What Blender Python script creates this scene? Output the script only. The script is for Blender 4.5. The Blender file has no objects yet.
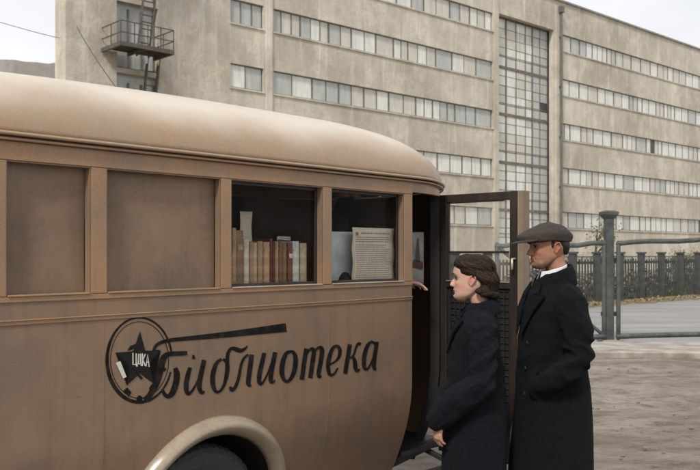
import bpy, bmesh, math, random
from mathutils import Vector, Matrix, noise
random.seed(7)
scene = bpy.context.scene
COL = scene.collection
R = math.radians
SKYW = 9.8; EXPO = 0.0
LETTERS = [([(-1.8589,1.2151),(-1.8574,1.2181),(-1.8554,1.2222),(-1.853,1.2265),(-1.8499,1.2304),(-1.8467,1.2343),(-1.8436,1.2378),(-1.8398,1.2407),(-1.8335,1.2436),(-1.8247,1.2465),(-1.8142,1.2493),(-1.8007,1.2517),(-1.7826,1.2533),(-1.7586,1.254),(-1.7295,1.2539),(-1.6965,1.2534),(-1.661,1.2529),(-1.6224,1.2524),(-1.5803,1.2518),(-1.5358,1.2511),(-1.4901,1.2507),(-1.444,1.2505),(-1.3967,1.2506),(-1.3473,1.2507),(-1.2946,1.2508),(-1.2319,1.2507),(-1.1612,1.2506),(-1.0956,1.2504),(-1.0491,1.2504)],[(-1.87,1.2189),(-1.8691,1.222),(-1.8679,1.2267),(-1.866,1.2323),(-1.8632,1.2375),(-1.8603,1.2422),(-1.8566,1.2471),(-1.8509,1.2523),(-1.8426,1.2569),(-1.8326,1.2608),(-1.8208,1.2645),(-1.8058,1.2677),(-1.7861,1.2701),(-1.7612,1.2716),(-1.7316,1.2722),(-1.6987,1.2726),(-1.6633,1.2732),(-1.625,1.274),(-1.583,1.2748),(-1.5388,1.2757),(-1.4936,1.2769),(-1.4481,1.2784),(-1.4012,1.2802),(-1.3521,1.2822),(-1.2998,1.2844),(-1.2376,1.2872),(-1.1676,1.2904),(-1.1026,1.2935),(-1.0565,1.2956)]),([(-1.6796,1.2053),(-1.6887,1.2059),(-1.7015,1.2067),(-1.7161,1.2076),(-1.7301,1.2084),(-1.7438,1.2094),(-1.7586,1.2106),(-1.7734,1.2113),(-1.7868,1.2108),(-1.7982,1.2088),(-1.808,1.2054),(-1.8162,1.2003),(-1.8232,1.1936),(-1.8288,1.1852),(-1.8328,1.1759),(-1.836,1.1664),(-1.8395,1.1564),(-1.8434,1.1449),(-1.8475,1.1321),(-1.8516,1.1193),(-1.8558,1.1075),(-1.86,1.0962),(-1.8644,1.0851),(-1.869,1.0746),(-1.874,1.0651),(-1.8794,1.0563),(-1.8854,1.0481),(-1.8915,1.0407),(-1.8971,1.0345),(-1.9026,1.0296),(-1.9084,1.0255),(-1.9139,1.0221),(-1.918,1.0195)],[(-1.6787,1.1858),(-1.6877,1.1862),(-1.7005,1.1868),(-1.7149,1.1874),(-1.729,1.1879),(-1.7431,1.1886),(-1.7575,1.1894),(-1.7702,1.1895),(-1.7797,1.1885),(-1.7855,1.1865),(-1.7889,1.1841),(-1.7914,1.1811),(-1.794,1.1771),(-1.7966,1.1719),(-1.7989,1.1649),(-1.8015,1.1558),(-1.8045,1.1455),(-1.8079,1.1339),(-1.8115,1.121),(-1.8155,1.1075),(-1.8202,1.0945),(-1.8256,1.0824),(-1.8314,1.0709),(-1.8377,1.0598),(-1.8444,1.0494),(-1.8515,1.0398),(-1.8589,1.0308),(-1.8664,1.0228),(-1.8737,1.0158),(-1.8814,1.0097),(-1.8891,1.0048),(-1.8953,1.0013),(-1.8995,0.9989)]),([(-1.8032,1.1424),(-1.8053,1.14),(-1.8083,1.1365),(-1.8114,1.133),(-1.8135,1.1307)],[(-1.7926,1.1351),(-1.7949,1.1328),(-1.7982,1.1295),(-1.8016,1.1262),(-1.8038,1.124)]),([(-1.7571,1.1325),(-1.7561,1.1275),(-1.7548,1.1209),(-1.7539,1.1139),(-1.7537,1.1071),(-1.7541,1.0993),(-1.7549,1.0901),(-1.7563,1.0805),(-1.7585,1.0711),(-1.7617,1.0611),(-1.7658,1.0506),(-1.7703,1.0409),(-1.7742,1.0335),(-1.7775,1.0285),(-1.7803,1.0248),(-1.7828,1.0224),(-1.7843,1.0211),(-1.7856,1.0207),(-1.7883,1.0215),(-1.792,1.0235),(-1.7953,1.0258),(-1.799,1.0301),(-1.803,1.0368),(-1.8067,1.0438),(-1.8093,1.0488)],[(-1.735,1.1365),(-1.7322,1.1319),(-1.7279,1.1251),(-1.7235,1.116),(-1.7207,1.1057),(-1.72,1.0951),(-1.7205,1.084),(-1.7222,1.0725),(-1.7248,1.0612),(-1.7286,1.0495),(-1.7334,1.0376),(-1.7391,1.0264),(-1.7453,1.0171),(-1.7525,1.01),(-1.7607,1.005),(-1.7695,1.0019),(-1.779,1.0007),(-1.789,1.0022),(-1.7978,1.006),(-1.8051,1.0112),(-1.8112,1.0175),(-1.8156,1.0253),(-1.8185,1.0339),(-1.8206,1.0415),(-1.822,1.0466)]),([(-1.65,1.1842),(-1.6502,1.1803),(-1.6505,1.1747),(-1.6507,1.1691),(-1.6509,1.1653)],[(-1.64,1.1845),(-1.6385,1.1807),(-1.6361,1.1752),(-1.6338,1.1696),(-1.6322,1.1658)]),([(-1.6723,1.132),(-1.6754,1.1256),(-1.68,1.1164),(-1.6849,1.1056),(-1.689,1.0946),(-1.6924,1.0835),(-1.6956,1.0716),(-1.698,1.0595),(-1.699,1.0479),(-1.6982,1.0366),(-1.6961,1.0257),(-1.6926,1.0157),(-1.6866,1.007),(-1.6757,1.0012),(-1.6653,1.0017),(-1.6577,1.0053),(-1.6509,1.0103),(-1.6441,1.0171),(-1.6369,1.0257),(-1.6297,1.0356),(-1.6227,1.046),(-1.6158,1.0578),(-1.609,1.0708),(-1.6025,1.0836),(-1.597,1.0949),(-1.5922,1.1046),(-1.588,1.1136),(-1.5847,1.1209),(-1.5823,1.1261)],[(-1.652,1.1248),(-1.6542,1.118),(-1.6574,1.1084),(-1.6607,1.0976),(-1.6636,1.087),(-1.6662,1.0763),(-1.6687,1.0648),(-1.6707,1.0538),(-1.6717,1.0442),(-1.6717,1.0351),(-1.6711,1.0261),(-1.6699,1.0192),(-1.6694,1.0165),(-1.6719,1.0172),(-1.6719,1.0166),(-1.6677,1.0173),(-1.662,1.0199),(-1.6553,1.0249),(-1.6479,1.0324),(-1.6402,1.0415),(-1.6329,1.0512),(-1.6258,1.0623),(-1.6188,1.075),(-1.6122,1.0876),(-1.6065,1.0988),(-1.6017,1.1084),(-1.5976,1.1172),(-1.5944,1.1245),(-1.592,1.1297)]),([(-1.5939,1.1587),(-1.5961,1.1516),(-1.5993,1.1413),(-1.603,1.1296),(-1.6064,1.1183),(-1.6099,1.1074),(-1.6136,1.0959),(-1.617,1.0842),(-1.6197,1.0727),(-1.6217,1.0613),(-1.6232,1.0499),(-1.6237,1.0387),(-1.6225,1.0279),(-1.6187,1.0179),(-1.613,1.0091),(-1.6065,1.0021),(-1.5982,0.9964),(-1.5864,0.9963),(-1.5813,1.0009),(-1.5787,1.0052),(-1.5771,1.0078)],[(-1.5687,1.1519),(-1.5706,1.1446),(-1.5733,1.1342),(-1.5764,1.1223),(-1.5795,1.1107),(-1.5828,1.0995),(-1.5862,1.088),(-1.5894,1.0768),(-1.5919,1.0661),(-1.5938,1.0554),(-1.5953,1.0449),(-1.5961,1.0355),(-1.596,1.028),(-1.5948,1.0218),(-1.5925,1.0157),(-1.5899,1.0109),(-1.5901,1.0094),(-1.5945,1.0091),(-1.5923,1.0095),(-1.5884,1.0119),(-1.5854,1.0136)]),([(-1.4807,1.1553),(-1.4866,1.1537),(-1.4956,1.1514),(-1.5064,1.1472),(-1.5164,1.14),(-1.5244,1.1302),(-1.5316,1.1186),(-1.5377,1.1058),(-1.5422,1.0927),(-1.545,1.0792),(-1.5463,1.0649),(-1.5462,1.0508),(-1.5443,1.0376),(-1.5404,1.0252),(-1.5347,1.0134),(-1.5275,1.0031),(-1.5187,0.9948),(-1.5076,0.9899),(-1.4963,0.9892),(-1.4862,0.9913),(-1.4772,0.9956),(-1.4692,1.0017),(-1.4616,1.0098),(-1.4544,1.0195),(-1.4481,1.0305),(-1.4422,1.0435),(-1.4367,1.0584),(-1.4322,1.0735),(-1.4294,1.0874),(-1.4283,1.0999),(-1.4286,1.1117),(-1.4306,1.1228),(-1.4347,1.1332),(-1.4428,1.1422),(-1.4526,1.1481),(-1.461,1.1516),(-1.4663,1.1539)],[(-1.4726,1.1436),(-1.4781,1.1411),(-1.4854,1.138),(-1.4923,1.1339),(-1.4975,1.1285),(-1.5022,1.1202),(-1.5068,1.1093),(-1.5108,1.0973),(-1.5137,1.0856),(-1.5157,1.0736),(-1.5168,1.0608),(-1.5171,1.0484),(-1.5164,1.0375),(-1.5147,1.0275),(-1.5121,1.0178),(-1.5089,1.0098),(-1.506,1.0053),(-1.5038,1.0036),(-1.4998,1.0028),(-1.4941,1.0035),(-1.4883,1.006),(-1.4826,1.0108),(-1.477,1.0181),(-1.4718,1.0272),(-1.4673,1.0376),(-1.4636,1.05),(-1.4604,1.0646),(-1.4581,1.0793),(-1.4564,1.0923),(-1.4553,1.1034),(-1.4547,1.1135),(-1.455,1.1221),(-1.456,1.1283),(-1.4583,1.1329),(-1.4631,1.1377),(-1.469,1.1422),(-1.4736,1.1457)]),([(-1.4288,1.0888),(-1.4293,1.0976),(-1.43,1.1103),(-1.4306,1.124),(-1.4307,1.1363),(-1.4305,1.1472),(-1.4301,1.1579),(-1.4291,1.1672),(-1.4271,1.1744),(-1.424,1.1797),(-1.4199,1.1837),(-1.4154,1.1864),(-1.4117,1.1875),(-1.4088,1.187),(-1.4044,1.185),(-1.398,1.182),(-1.3909,1.1793),(-1.3844,1.1769),(-1.3772,1.1742),(-1.3682,1.1714),(-1.3578,1.1702),(-1.3478,1.1714),(-1.3397,1.1742),(-1.3329,1.1777),(-1.327,1.1813),(-1.3219,1.1856),(-1.3177,1.1903),(-1.3147,1.1945),(-1.3126,1.1973)],[(-1.4546,1.0907),(-1.4549,1.0995),(-1.4553,1.1122),(-1.4556,1.1263),(-1.4551,1.1391),(-1.454,1.1505),(-1.4524,1.1616),(-1.4499,1.1721),(-1.4464,1.1813),(-1.4412,1.1891),(-1.4346,1.1952),(-1.4271,1.1998),(-1.4183,1.203),(-1.4081,1.2039),(-1.3983,1.2026),(-1.3901,1.2007),(-1.3827,1.1989),(-1.3749,1.1965),(-1.3676,1.1937),(-1.3623,1.1916),(-1.3589,1.1906),(-1.3549,1.1902),(-1.3493,1.1904),(-1.343,1.1913),(-1.3372,1.1925),(-1.3318,1.1942),(-1.3264,1.1967),(-1.3216,1.1993),(-1.3181,1.2012)]),([(-1.4316,1.0129),(-1.4314,1.009),(-1.431,1.0028),(-1.4289,0.9952),(-1.4194,0.987),(-1.4068,0.9862),(-1.3983,0.9892),(-1.3908,0.9944),(-1.3842,1.0014),(-1.3782,1.0102),(-1.3724,1.0209),(-1.367,1.033),(-1.3622,1.0458),(-1.3584,1.06),(-1.3555,1.0755),(-1.3528,1.0904),(-1.3495,1.1031),(-1.3457,1.1134),(-1.3416,1.1224),(-1.337,1.1299),(-1.3321,1.1362),(-1.3259,1.1413),(-1.3183,1.1455),(-1.3109,1.1489),(-1.3055,1.1515)],[(-1.4171,1.0141),(-1.4148,1.0102),(-1.4117,1.005),(-1.409,1.0018),(-1.4119,1.0043),(-1.4151,1.005),(-1.4121,1.0054),(-1.4072,1.0074),(-1.402,1.0116),(-1.3967,1.0187),(-1.3912,1.0284),(-1.3859,1.0396),(-1.3811,1.0514),(-1.377,1.0646),(-1.3735,1.0795),(-1.3699,1.0945),(-1.3658,1.1078),(-1.3612,1.1187),(-1.3564,1.1283),(-1.3511,1.1366),(-1.3449,1.1441),(-1.3369,1.1506),(-1.328,1.1556),(-1.3201,1.1593),(-1.3149,1.1618)]),([(-1.303,1.1573),(-1.3043,1.1495),(-1.3061,1.1382),(-1.3082,1.1253),(-1.3105,1.1121),(-1.313,1.0982),(-1.3159,1.0829),(-1.3187,1.0677),(-1.3208,1.0542),(-1.3226,1.0425),(-1.3242,1.0316),(-1.3247,1.0213),(-1.3226,1.0111),(-1.3148,1.0018),(-1.3046,0.9973),(-1.2973,0.9962),(-1.2932,0.9957)],[(-1.273,1.1521),(-1.2742,1.1442),(-1.2758,1.1328),(-1.2778,1.1197),(-1.2799,1.1062),(-1.2824,1.092),(-1.2853,1.0766),(-1.2881,1.0616),(-1.2904,1.0483),(-1.2922,1.0366),(-1.2938,1.0262),(-1.2947,1.0181),(-1.2951,1.0136),(-1.296,1.0126),(-1.2954,1.0107),(-1.2916,1.0078),(-1.2881,1.0052)]),([(-1.2168,1.1585),(-1.2196,1.151),(-1.2234,1.1405),(-1.2279,1.1282),(-1.2323,1.1155),(-1.2372,1.1019),(-1.2426,1.0867),(-1.2476,1.0713),(-1.2512,1.0571),(-1.2531,1.0441),(-1.2539,1.0316),(-1.2533,1.0203),(-1.2507,1.0105),(-1.2443,1.0021),(-1.2335,0.9963),(-1.2215,0.9959),(-1.2123,1.0001),(-1.2045,1.0075),(-1.1961,1.0176),(-1.1877,1.0293),(-1.1799,1.0409),(-1.1732,1.0527),(-1.1668,1.0653),(-1.1609,1.0777),(-1.1553,1.0892),(-1.1495,1.1004),(-1.1438,1.1115),(-1.1388,1.121),(-1.1354,1.1277)],[(-1.1923,1.1523),(-1.1942,1.1446),(-1.1969,1.1337),(-1.2001,1.121),(-1.2036,1.1078),(-1.2079,1.0937),(-1.2128,1.0785),(-1.2174,1.0635),(-1.2208,1.0504),(-1.2231,1.0386),(-1.2248,1.0275),(-1.2255,1.0184),(-1.2253,1.0129),(-1.2254,1.011),(-1.2268,1.0105),(-1.2273,1.0095),(-1.2237,1.01),(-1.2168,1.015),(-1.2083,1.024),(-1.1995,1.035),(-1.1915,1.046),(-1.1844,1.0572),(-1.1779,1.0693),(-1.1717,1.0816),(-1.1659,1.0931),(-1.16,1.1042),(-1.1543,1.1153),(-1.1495,1.1248),(-1.146,1.1315)]),([(-1.1445,1.1565),(-1.1471,1.148),(-1.1509,1.1358),(-1.1551,1.1219),(-1.159,1.1083),(-1.1627,1.0949),(-1.1666,1.0808),(-1.1702,1.0667),(-1.1728,1.0537),(-1.1746,1.0416),(-1.1758,1.03),(-1.1758,1.0194),(-1.1737,1.0097),(-1.1671,1.0009),(-1.1568,0.9959),(-1.148,0.9951),(-1.1405,0.9962),(-1.1351,0.9996),(-1.132,1.0039),(-1.1298,1.0079),(-1.1284,1.0105)],[(-1.1148,1.1494),(-1.1171,1.1408),(-1.1205,1.1285),(-1.1242,1.1145),(-1.1279,1.1009),(-1.1315,1.0874),(-1.1353,1.0733),(-1.1388,1.0596),(-1.1415,1.0473),(-1.1435,1.036),(-1.1449,1.0253),(-1.1457,1.0166),(-1.146,1.0114),(-1.1469,1.0104),(-1.1483,1.0099),(-1.1473,1.0084),(-1.1464,1.0071),(-1.145,1.0068),(-1.1418,1.0091),(-1.1388,1.0122),(-1.1365,1.0145)]),([(-1.0213,1.1548),(-1.0277,1.1545),(-1.0379,1.1541),(-1.0507,1.1519),(-1.0629,1.1462),(-1.0724,1.1375),(-1.0807,1.1271),(-1.0878,1.1152),(-1.0933,1.1026),(-1.0975,1.0888),(-1.1005,1.0736),(-1.1018,1.0581),(-1.1006,1.0433),(-1.0962,1.0295),(-1.0891,1.0166),(-1.0804,1.0054),(-1.0707,0.9965),(-1.0589,0.9903),(-1.0457,0.9875),(-1.0323,0.9885),(-1.0202,0.9932),(-1.009,1.0012),(-0.9978,1.0121),(-0.9876,1.0251),(-0.9794,1.0392),(-0.9739,1.0549),(-0.9702,1.0722),(-0.9685,1.0892),(-0.9687,1.1042),(-0.9715,1.117),(-0.9768,1.1279),(-0.9834,1.1368),(-0.9907,1.1444),(-1.0004,1.1503),(-1.0106,1.1533),(-1.0182,1.1544),(-1.0227,1.1551)],[(-1.0158,1.1402),(-1.0223,1.139),(-1.0305,1.1377),(-1.0376,1.1356),(-1.0426,1.1321),(-1.0473,1.1256),(-1.0522,1.1162),(-1.0566,1.1054),(-1.0602,1.094),(-1.0632,1.0815),(-1.0656,1.0676),(-1.0669,1.054),(-1.0669,1.0424),(-1.0654,1.0319),(-1.0625,1.0214),(-1.0586,1.0125),(-1.0547,1.007),(-1.0512,1.0047),(-1.0471,1.0037),(-1.0424,1.0042),(-1.037,1.0069),(-1.0304,1.0136),(-1.0233,1.024),(-1.0168,1.0364),(-1.0116,1.0489),(-1.0077,1.0626),(-1.0047,1.0783),(-1.0028,1.0936),(-1.0021,1.1063),(-1.0026,1.1158),(-1.0042,1.1236),(-1.0066,1.1303),(-1.009,1.1351),(-1.0114,1.1375),(-1.0155,1.1392),(-1.0212,1.1407),(-1.026,1.142)]),([(-0.9221,1.156),(-0.9243,1.1475),(-0.9274,1.1352),(-0.9308,1.1213),(-0.9341,1.1074),(-0.9371,1.0938),(-0.9401,1.0796),(-0.943,1.0652),(-0.9459,1.051),(-0.9488,1.0359),(-0.9518,1.0202),(-0.9544,1.0063),(-0.9562,0.9966)],[(-0.893,1.1506),(-0.8945,1.1418),(-0.8967,1.1294),(-0.8992,1.1152),(-0.9018,1.1011),(-0.9046,1.0874),(-0.9077,1.0731),(-0.9108,1.0587),(-0.9137,1.0446),(-0.9166,1.0296),(-0.9196,1.0138),(-0.9222,0.9999),(-0.9241,0.9901)]),([(-0.9068,1.1069),(-0.9022,1.113),(-0.8956,1.1218),(-0.8883,1.1306),(-0.8816,1.1365),(-0.8757,1.1393),(-0.87,1.1406),(-0.866,1.1405),(-0.8649,1.1396),(-0.8656,1.139),(-0.8669,1.139),(-0.8671,1.1374),(-0.8671,1.1315),(-0.8686,1.1205),(-0.8716,1.1054),(-0.8753,1.0882),(-0.879,1.0707),(-0.8829,1.0516),(-0.8873,1.0306),(-0.8912,1.0116),(-0.894,0.9984)],[(-0.9173,1.1112),(-0.9134,1.1175),(-0.9078,1.1269),(-0.9013,1.1367),(-0.8947,1.1447),(-0.8875,1.1502),(-0.8793,1.1542),(-0.8702,1.1565),(-0.8603,1.1564),(-0.8505,1.1537),(-0.8415,1.1477),(-0.8359,1.1391),(-0.8338,1.1285),(-0.8349,1.115),(-0.8381,1.0989),(-0.8422,1.0815),(-0.8461,1.0642),(-0.8501,1.0451),(-0.8545,1.024),(-0.8585,1.0048),(-0.8613,0.9915)]),([(-0.8497,1.1071),(-0.8451,1.1134),(-0.8385,1.1226),(-0.8311,1.1318),(-0.8241,1.138),(-0.8176,1.141),(-0.8108,1.1426),(-0.8055,1.1427),(-0.8032,1.1418),(-0.8034,1.141),(-0.8046,1.141),(-0.8048,1.1394),(-0.8047,1.1339),(-0.8058,1.123),(-0.8084,1.1079),(-0.8118,1.0913),(-0.8152,1.0755),(-0.8191,1.0604),(-0.8237,1.0449),(-0.8277,1.0301),(-0.8298,1.0174),(-0.8293,1.0071),(-0.8264,0.9989),(-0.8219,0.9925),(-0.8138,0.9863),(-0.8001,0.9854),(-0.7944,0.9894),(-0.7913,0.9932),(-0.7895,0.9955)],[(-0.8604,1.1113),(-0.8565,1.1179),(-0.851,1.1276),(-0.8444,1.1379),(-0.8374,1.1463),(-0.8293,1.1521),(-0.8202,1.1563),(-0.8104,1.1588),(-0.8,1.159),(-0.7895,1.1566),(-0.7796,1.1508),(-0.7732,1.142),(-0.7706,1.1314),(-0.7712,1.1179),(-0.7741,1.1017),(-0.7779,1.0846),(-0.7817,1.0685),(-0.7859,1.0528),(-0.7908,1.037),(-0.7951,1.0229),(-0.7979,1.0121),(-0.7988,1.0051),(-0.7988,1.0008),(-0.7987,0.9984),(-0.8017,0.9992),(-0.8089,0.9994),(-0.8065,0.9993),(-0.8018,1.0008),(-0.7983,1.002)]),([(-0.7284,1.046),(-0.7195,1.048),(-0.7064,1.051),(-0.6918,1.0548),(-0.6789,1.0592),(-0.668,1.0642),(-0.6579,1.0698),(-0.6489,1.0764),(-0.6416,1.0843),(-0.6364,1.0938),(-0.6329,1.1043),(-0.6315,1.115),(-0.6327,1.1252),(-0.6375,1.1347),(-0.6452,1.1431),(-0.6548,1.15),(-0.6666,1.1546),(-0.6792,1.1558),(-0.6914,1.1542),(-0.703,1.1504),(-0.7135,1.1442),(-0.7225,1.1358),(-0.7308,1.1256),(-0.7381,1.1142),(-0.7442,1.1022),(-0.7493,1.0894),(-0.7536,1.0753),(-0.7565,1.0608),(-0.7573,1.0466),(-0.7557,1.0324),(-0.7521,1.0181),(-0.7467,1.0051),(-0.7389,0.9942),(-0.7261,0.9866),(-0.7118,0.9844),(-0.6994,0.9861),(-0.6886,0.9902),(-0.6791,0.9976),(-0.6702,1.0076),(-0.6627,1.0172),(-0.6575,1.0238)],[(-0.7345,1.0551),(-0.7256,1.0573),(-0.7129,1.0603),(-0.6995,1.0641),(-0.6887,1.0686),(-0.6807,1.0738),(-0.6739,1.0797),(-0.6687,1.086),(-0.6648,1.0925),(-0.662,1.1002),(-0.6603,1.1089),(-0.6599,1.1174),(-0.6607,1.1239),(-0.6627,1.1292),(-0.6659,1.1345),(-0.6696,1.1384),(-0.6721,1.1399),(-0.6751,1.14),(-0.6806,1.1388),(-0.6867,1.1361),(-0.6924,1.1318),(-0.6978,1.125),(-0.7031,1.1156),(-0.708,1.1048),(-0.7124,1.0935),(-0.7165,1.0814),(-0.7203,1.0683),(-0.7231,1.0553),(-0.7244,1.0433),(-0.7242,1.0312),(-0.7227,1.0188),(-0.7202,1.0083),(-0.7177,1.0023),(-0.7167,1.001),(-0.714,1.0001),(-0.708,1.0001),(-0.7014,1.0014),(-0.6932,1.0061),(-0.6835,1.0143),(-0.6746,1.023),(-0.6683,1.029)]),([(-0.5809,1.1506),(-0.5835,1.1402),(-0.5871,1.1253),(-0.5911,1.1087),(-0.595,1.0934),(-0.5987,1.0797),(-0.6027,1.0661),(-0.6065,1.0526),(-0.6098,1.0395),(-0.6127,1.0258),(-0.6153,1.0119),(-0.6173,0.9998),(-0.6188,0.9914)],[(-0.5484,1.1448),(-0.5506,1.1343),(-0.5537,1.1192),(-0.5573,1.1023),(-0.5609,1.0866),(-0.5646,1.0724),(-0.5685,1.0586),(-0.5723,1.0453),(-0.5758,1.0325),(-0.579,1.0192),(-0.5821,1.0056),(-0.5847,0.9936),(-0.5865,0.9852)]),([(-0.4654,1.1463),(-0.4692,1.148),(-0.4759,1.1511),(-0.4865,1.1544),(-0.4999,1.1534),(-0.5078,1.1482),(-0.5132,1.1419),(-0.5181,1.1346),(-0.5231,1.1264),(-0.528,1.1165),(-0.5328,1.105),(-0.5378,1.0943),(-0.5432,1.0866),(-0.5504,1.0818),(-0.5597,1.0783),(-0.5691,1.0756),(-0.5759,1.0736)],[(-0.4818,1.1325),(-0.4854,1.1348),(-0.4892,1.1378),(-0.4905,1.1392),(-0.4883,1.1398),(-0.4905,1.1386),(-0.4952,1.1343),(-0.5004,1.128),(-0.5057,1.1207),(-0.5108,1.1116),(-0.5159,1.1003),(-0.5217,1.0888),(-0.5294,1.0793),(-0.5403,1.0729),(-0.5525,1.0692),(-0.5631,1.067),(-0.5701,1.0655)]),([(-0.548,1.0758),(-0.546,1.0705),(-0.5434,1.0633),(-0.5409,1.0554),(-0.5392,1.0481),(-0.5383,1.0398),(-0.5379,1.0293),(-0.5369,1.0182),(-0.5339,1.0079),(-0.5278,0.9992),(-0.5197,0.9926),(-0.5102,0.988),(-0.4978,0.9857),(-0.4879,0.9891),(-0.4829,0.9943),(-0.4796,0.9993),(-0.4774,1.0025)],[(-0.5313,1.0795),(-0.5267,1.0749),(-0.5198,1.0682),(-0.5123,1.0595),(-0.5065,1.0495),(-0.5038,1.0383),(-0.5029,1.0269),(-0.5025,1.017),(-0.5016,1.0103),(-0.5003,1.0065),(-0.4988,1.0034),(-0.4979,1.0014),(-0.5005,1.0007),(-0.501,0.9998),(-0.4961,1.0018),(-0.4908,1.0051),(-0.4869,1.0075)]),([(-0.3434,1.1373),(-0.3487,1.1409),(-0.357,1.1468),(-0.3689,1.1528),(-0.3847,1.155),(-0.399,1.1517),(-0.4119,1.1458),(-0.4242,1.1376),(-0.4349,1.1271),(-0.4439,1.1141),(-0.4517,1.0989),(-0.458,1.0827),(-0.4623,1.0671),(-0.4642,1.0516),(-0.4642,1.0358),(-0.4622,1.0212),(-0.4582,1.0088),(-0.4509,0.9987),(-0.4397,0.9908),(-0.425,0.9867),(-0.4108,0.9887),(-0.4008,0.9951),(-0.3918,1.0044),(-0.3829,1.0154),(-0.3745,1.0271),(-0.3662,1.041),(-0.3577,1.0571),(-0.3503,1.0721),(-0.3451,1.0824)],[(-0.3562,1.1287),(-0.3621,1.1323),(-0.3697,1.1371),(-0.3761,1.14),(-0.3786,1.14),(-0.3834,1.1375),(-0.3909,1.1322),(-0.3986,1.1247),(-0.4054,1.1158),(-0.4117,1.1043),(-0.4178,1.0901),(-0.4229,1.075),(-0.4265,1.0609),(-0.4284,1.0471),(-0.4291,1.033),(-0.4285,1.0203),(-0.4271,1.0113),(-0.4253,1.0062),(-0.4238,1.0033),(-0.4238,1.002),(-0.4225,1.0013),(-0.4161,1.0042),(-0.4071,1.0116),(-0.3977,1.0216),(-0.3888,1.0324),(-0.38,1.0455),(-0.3712,1.0612),(-0.3635,1.076),(-0.3581,1.0862)]),([(-0.3485,1.1472),(-0.3509,1.138),(-0.3544,1.1248),(-0.3583,1.1099),(-0.3619,1.0955),(-0.3655,1.0815),(-0.3693,1.0668),(-0.3727,1.0522),(-0.3749,1.0387),(-0.376,1.0262),(-0.3764,1.0141),(-0.3753,1.003),(-0.3716,0.9928),(-0.3605,0.984),(-0.3473,0.9817),(-0.3396,0.9828),(-0.3355,0.9835)],[(-0.3155,1.1414),(-0.3175,1.1321),(-0.3205,1.1188),(-0.3238,1.1037),(-0.327,1.0892),(-0.3302,1.0749),(-0.3336,1.0602),(-0.3366,1.046),(-0.3389,1.0333),(-0.3405,1.0215),(-0.3416,1.0104),(-0.342,1.0014),(-0.3422,0.9966),(-0.3447,0.9969),(-0.3452,0.9958),(-0.3403,0.9939),(-0.3357,0.9924)])]
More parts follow.
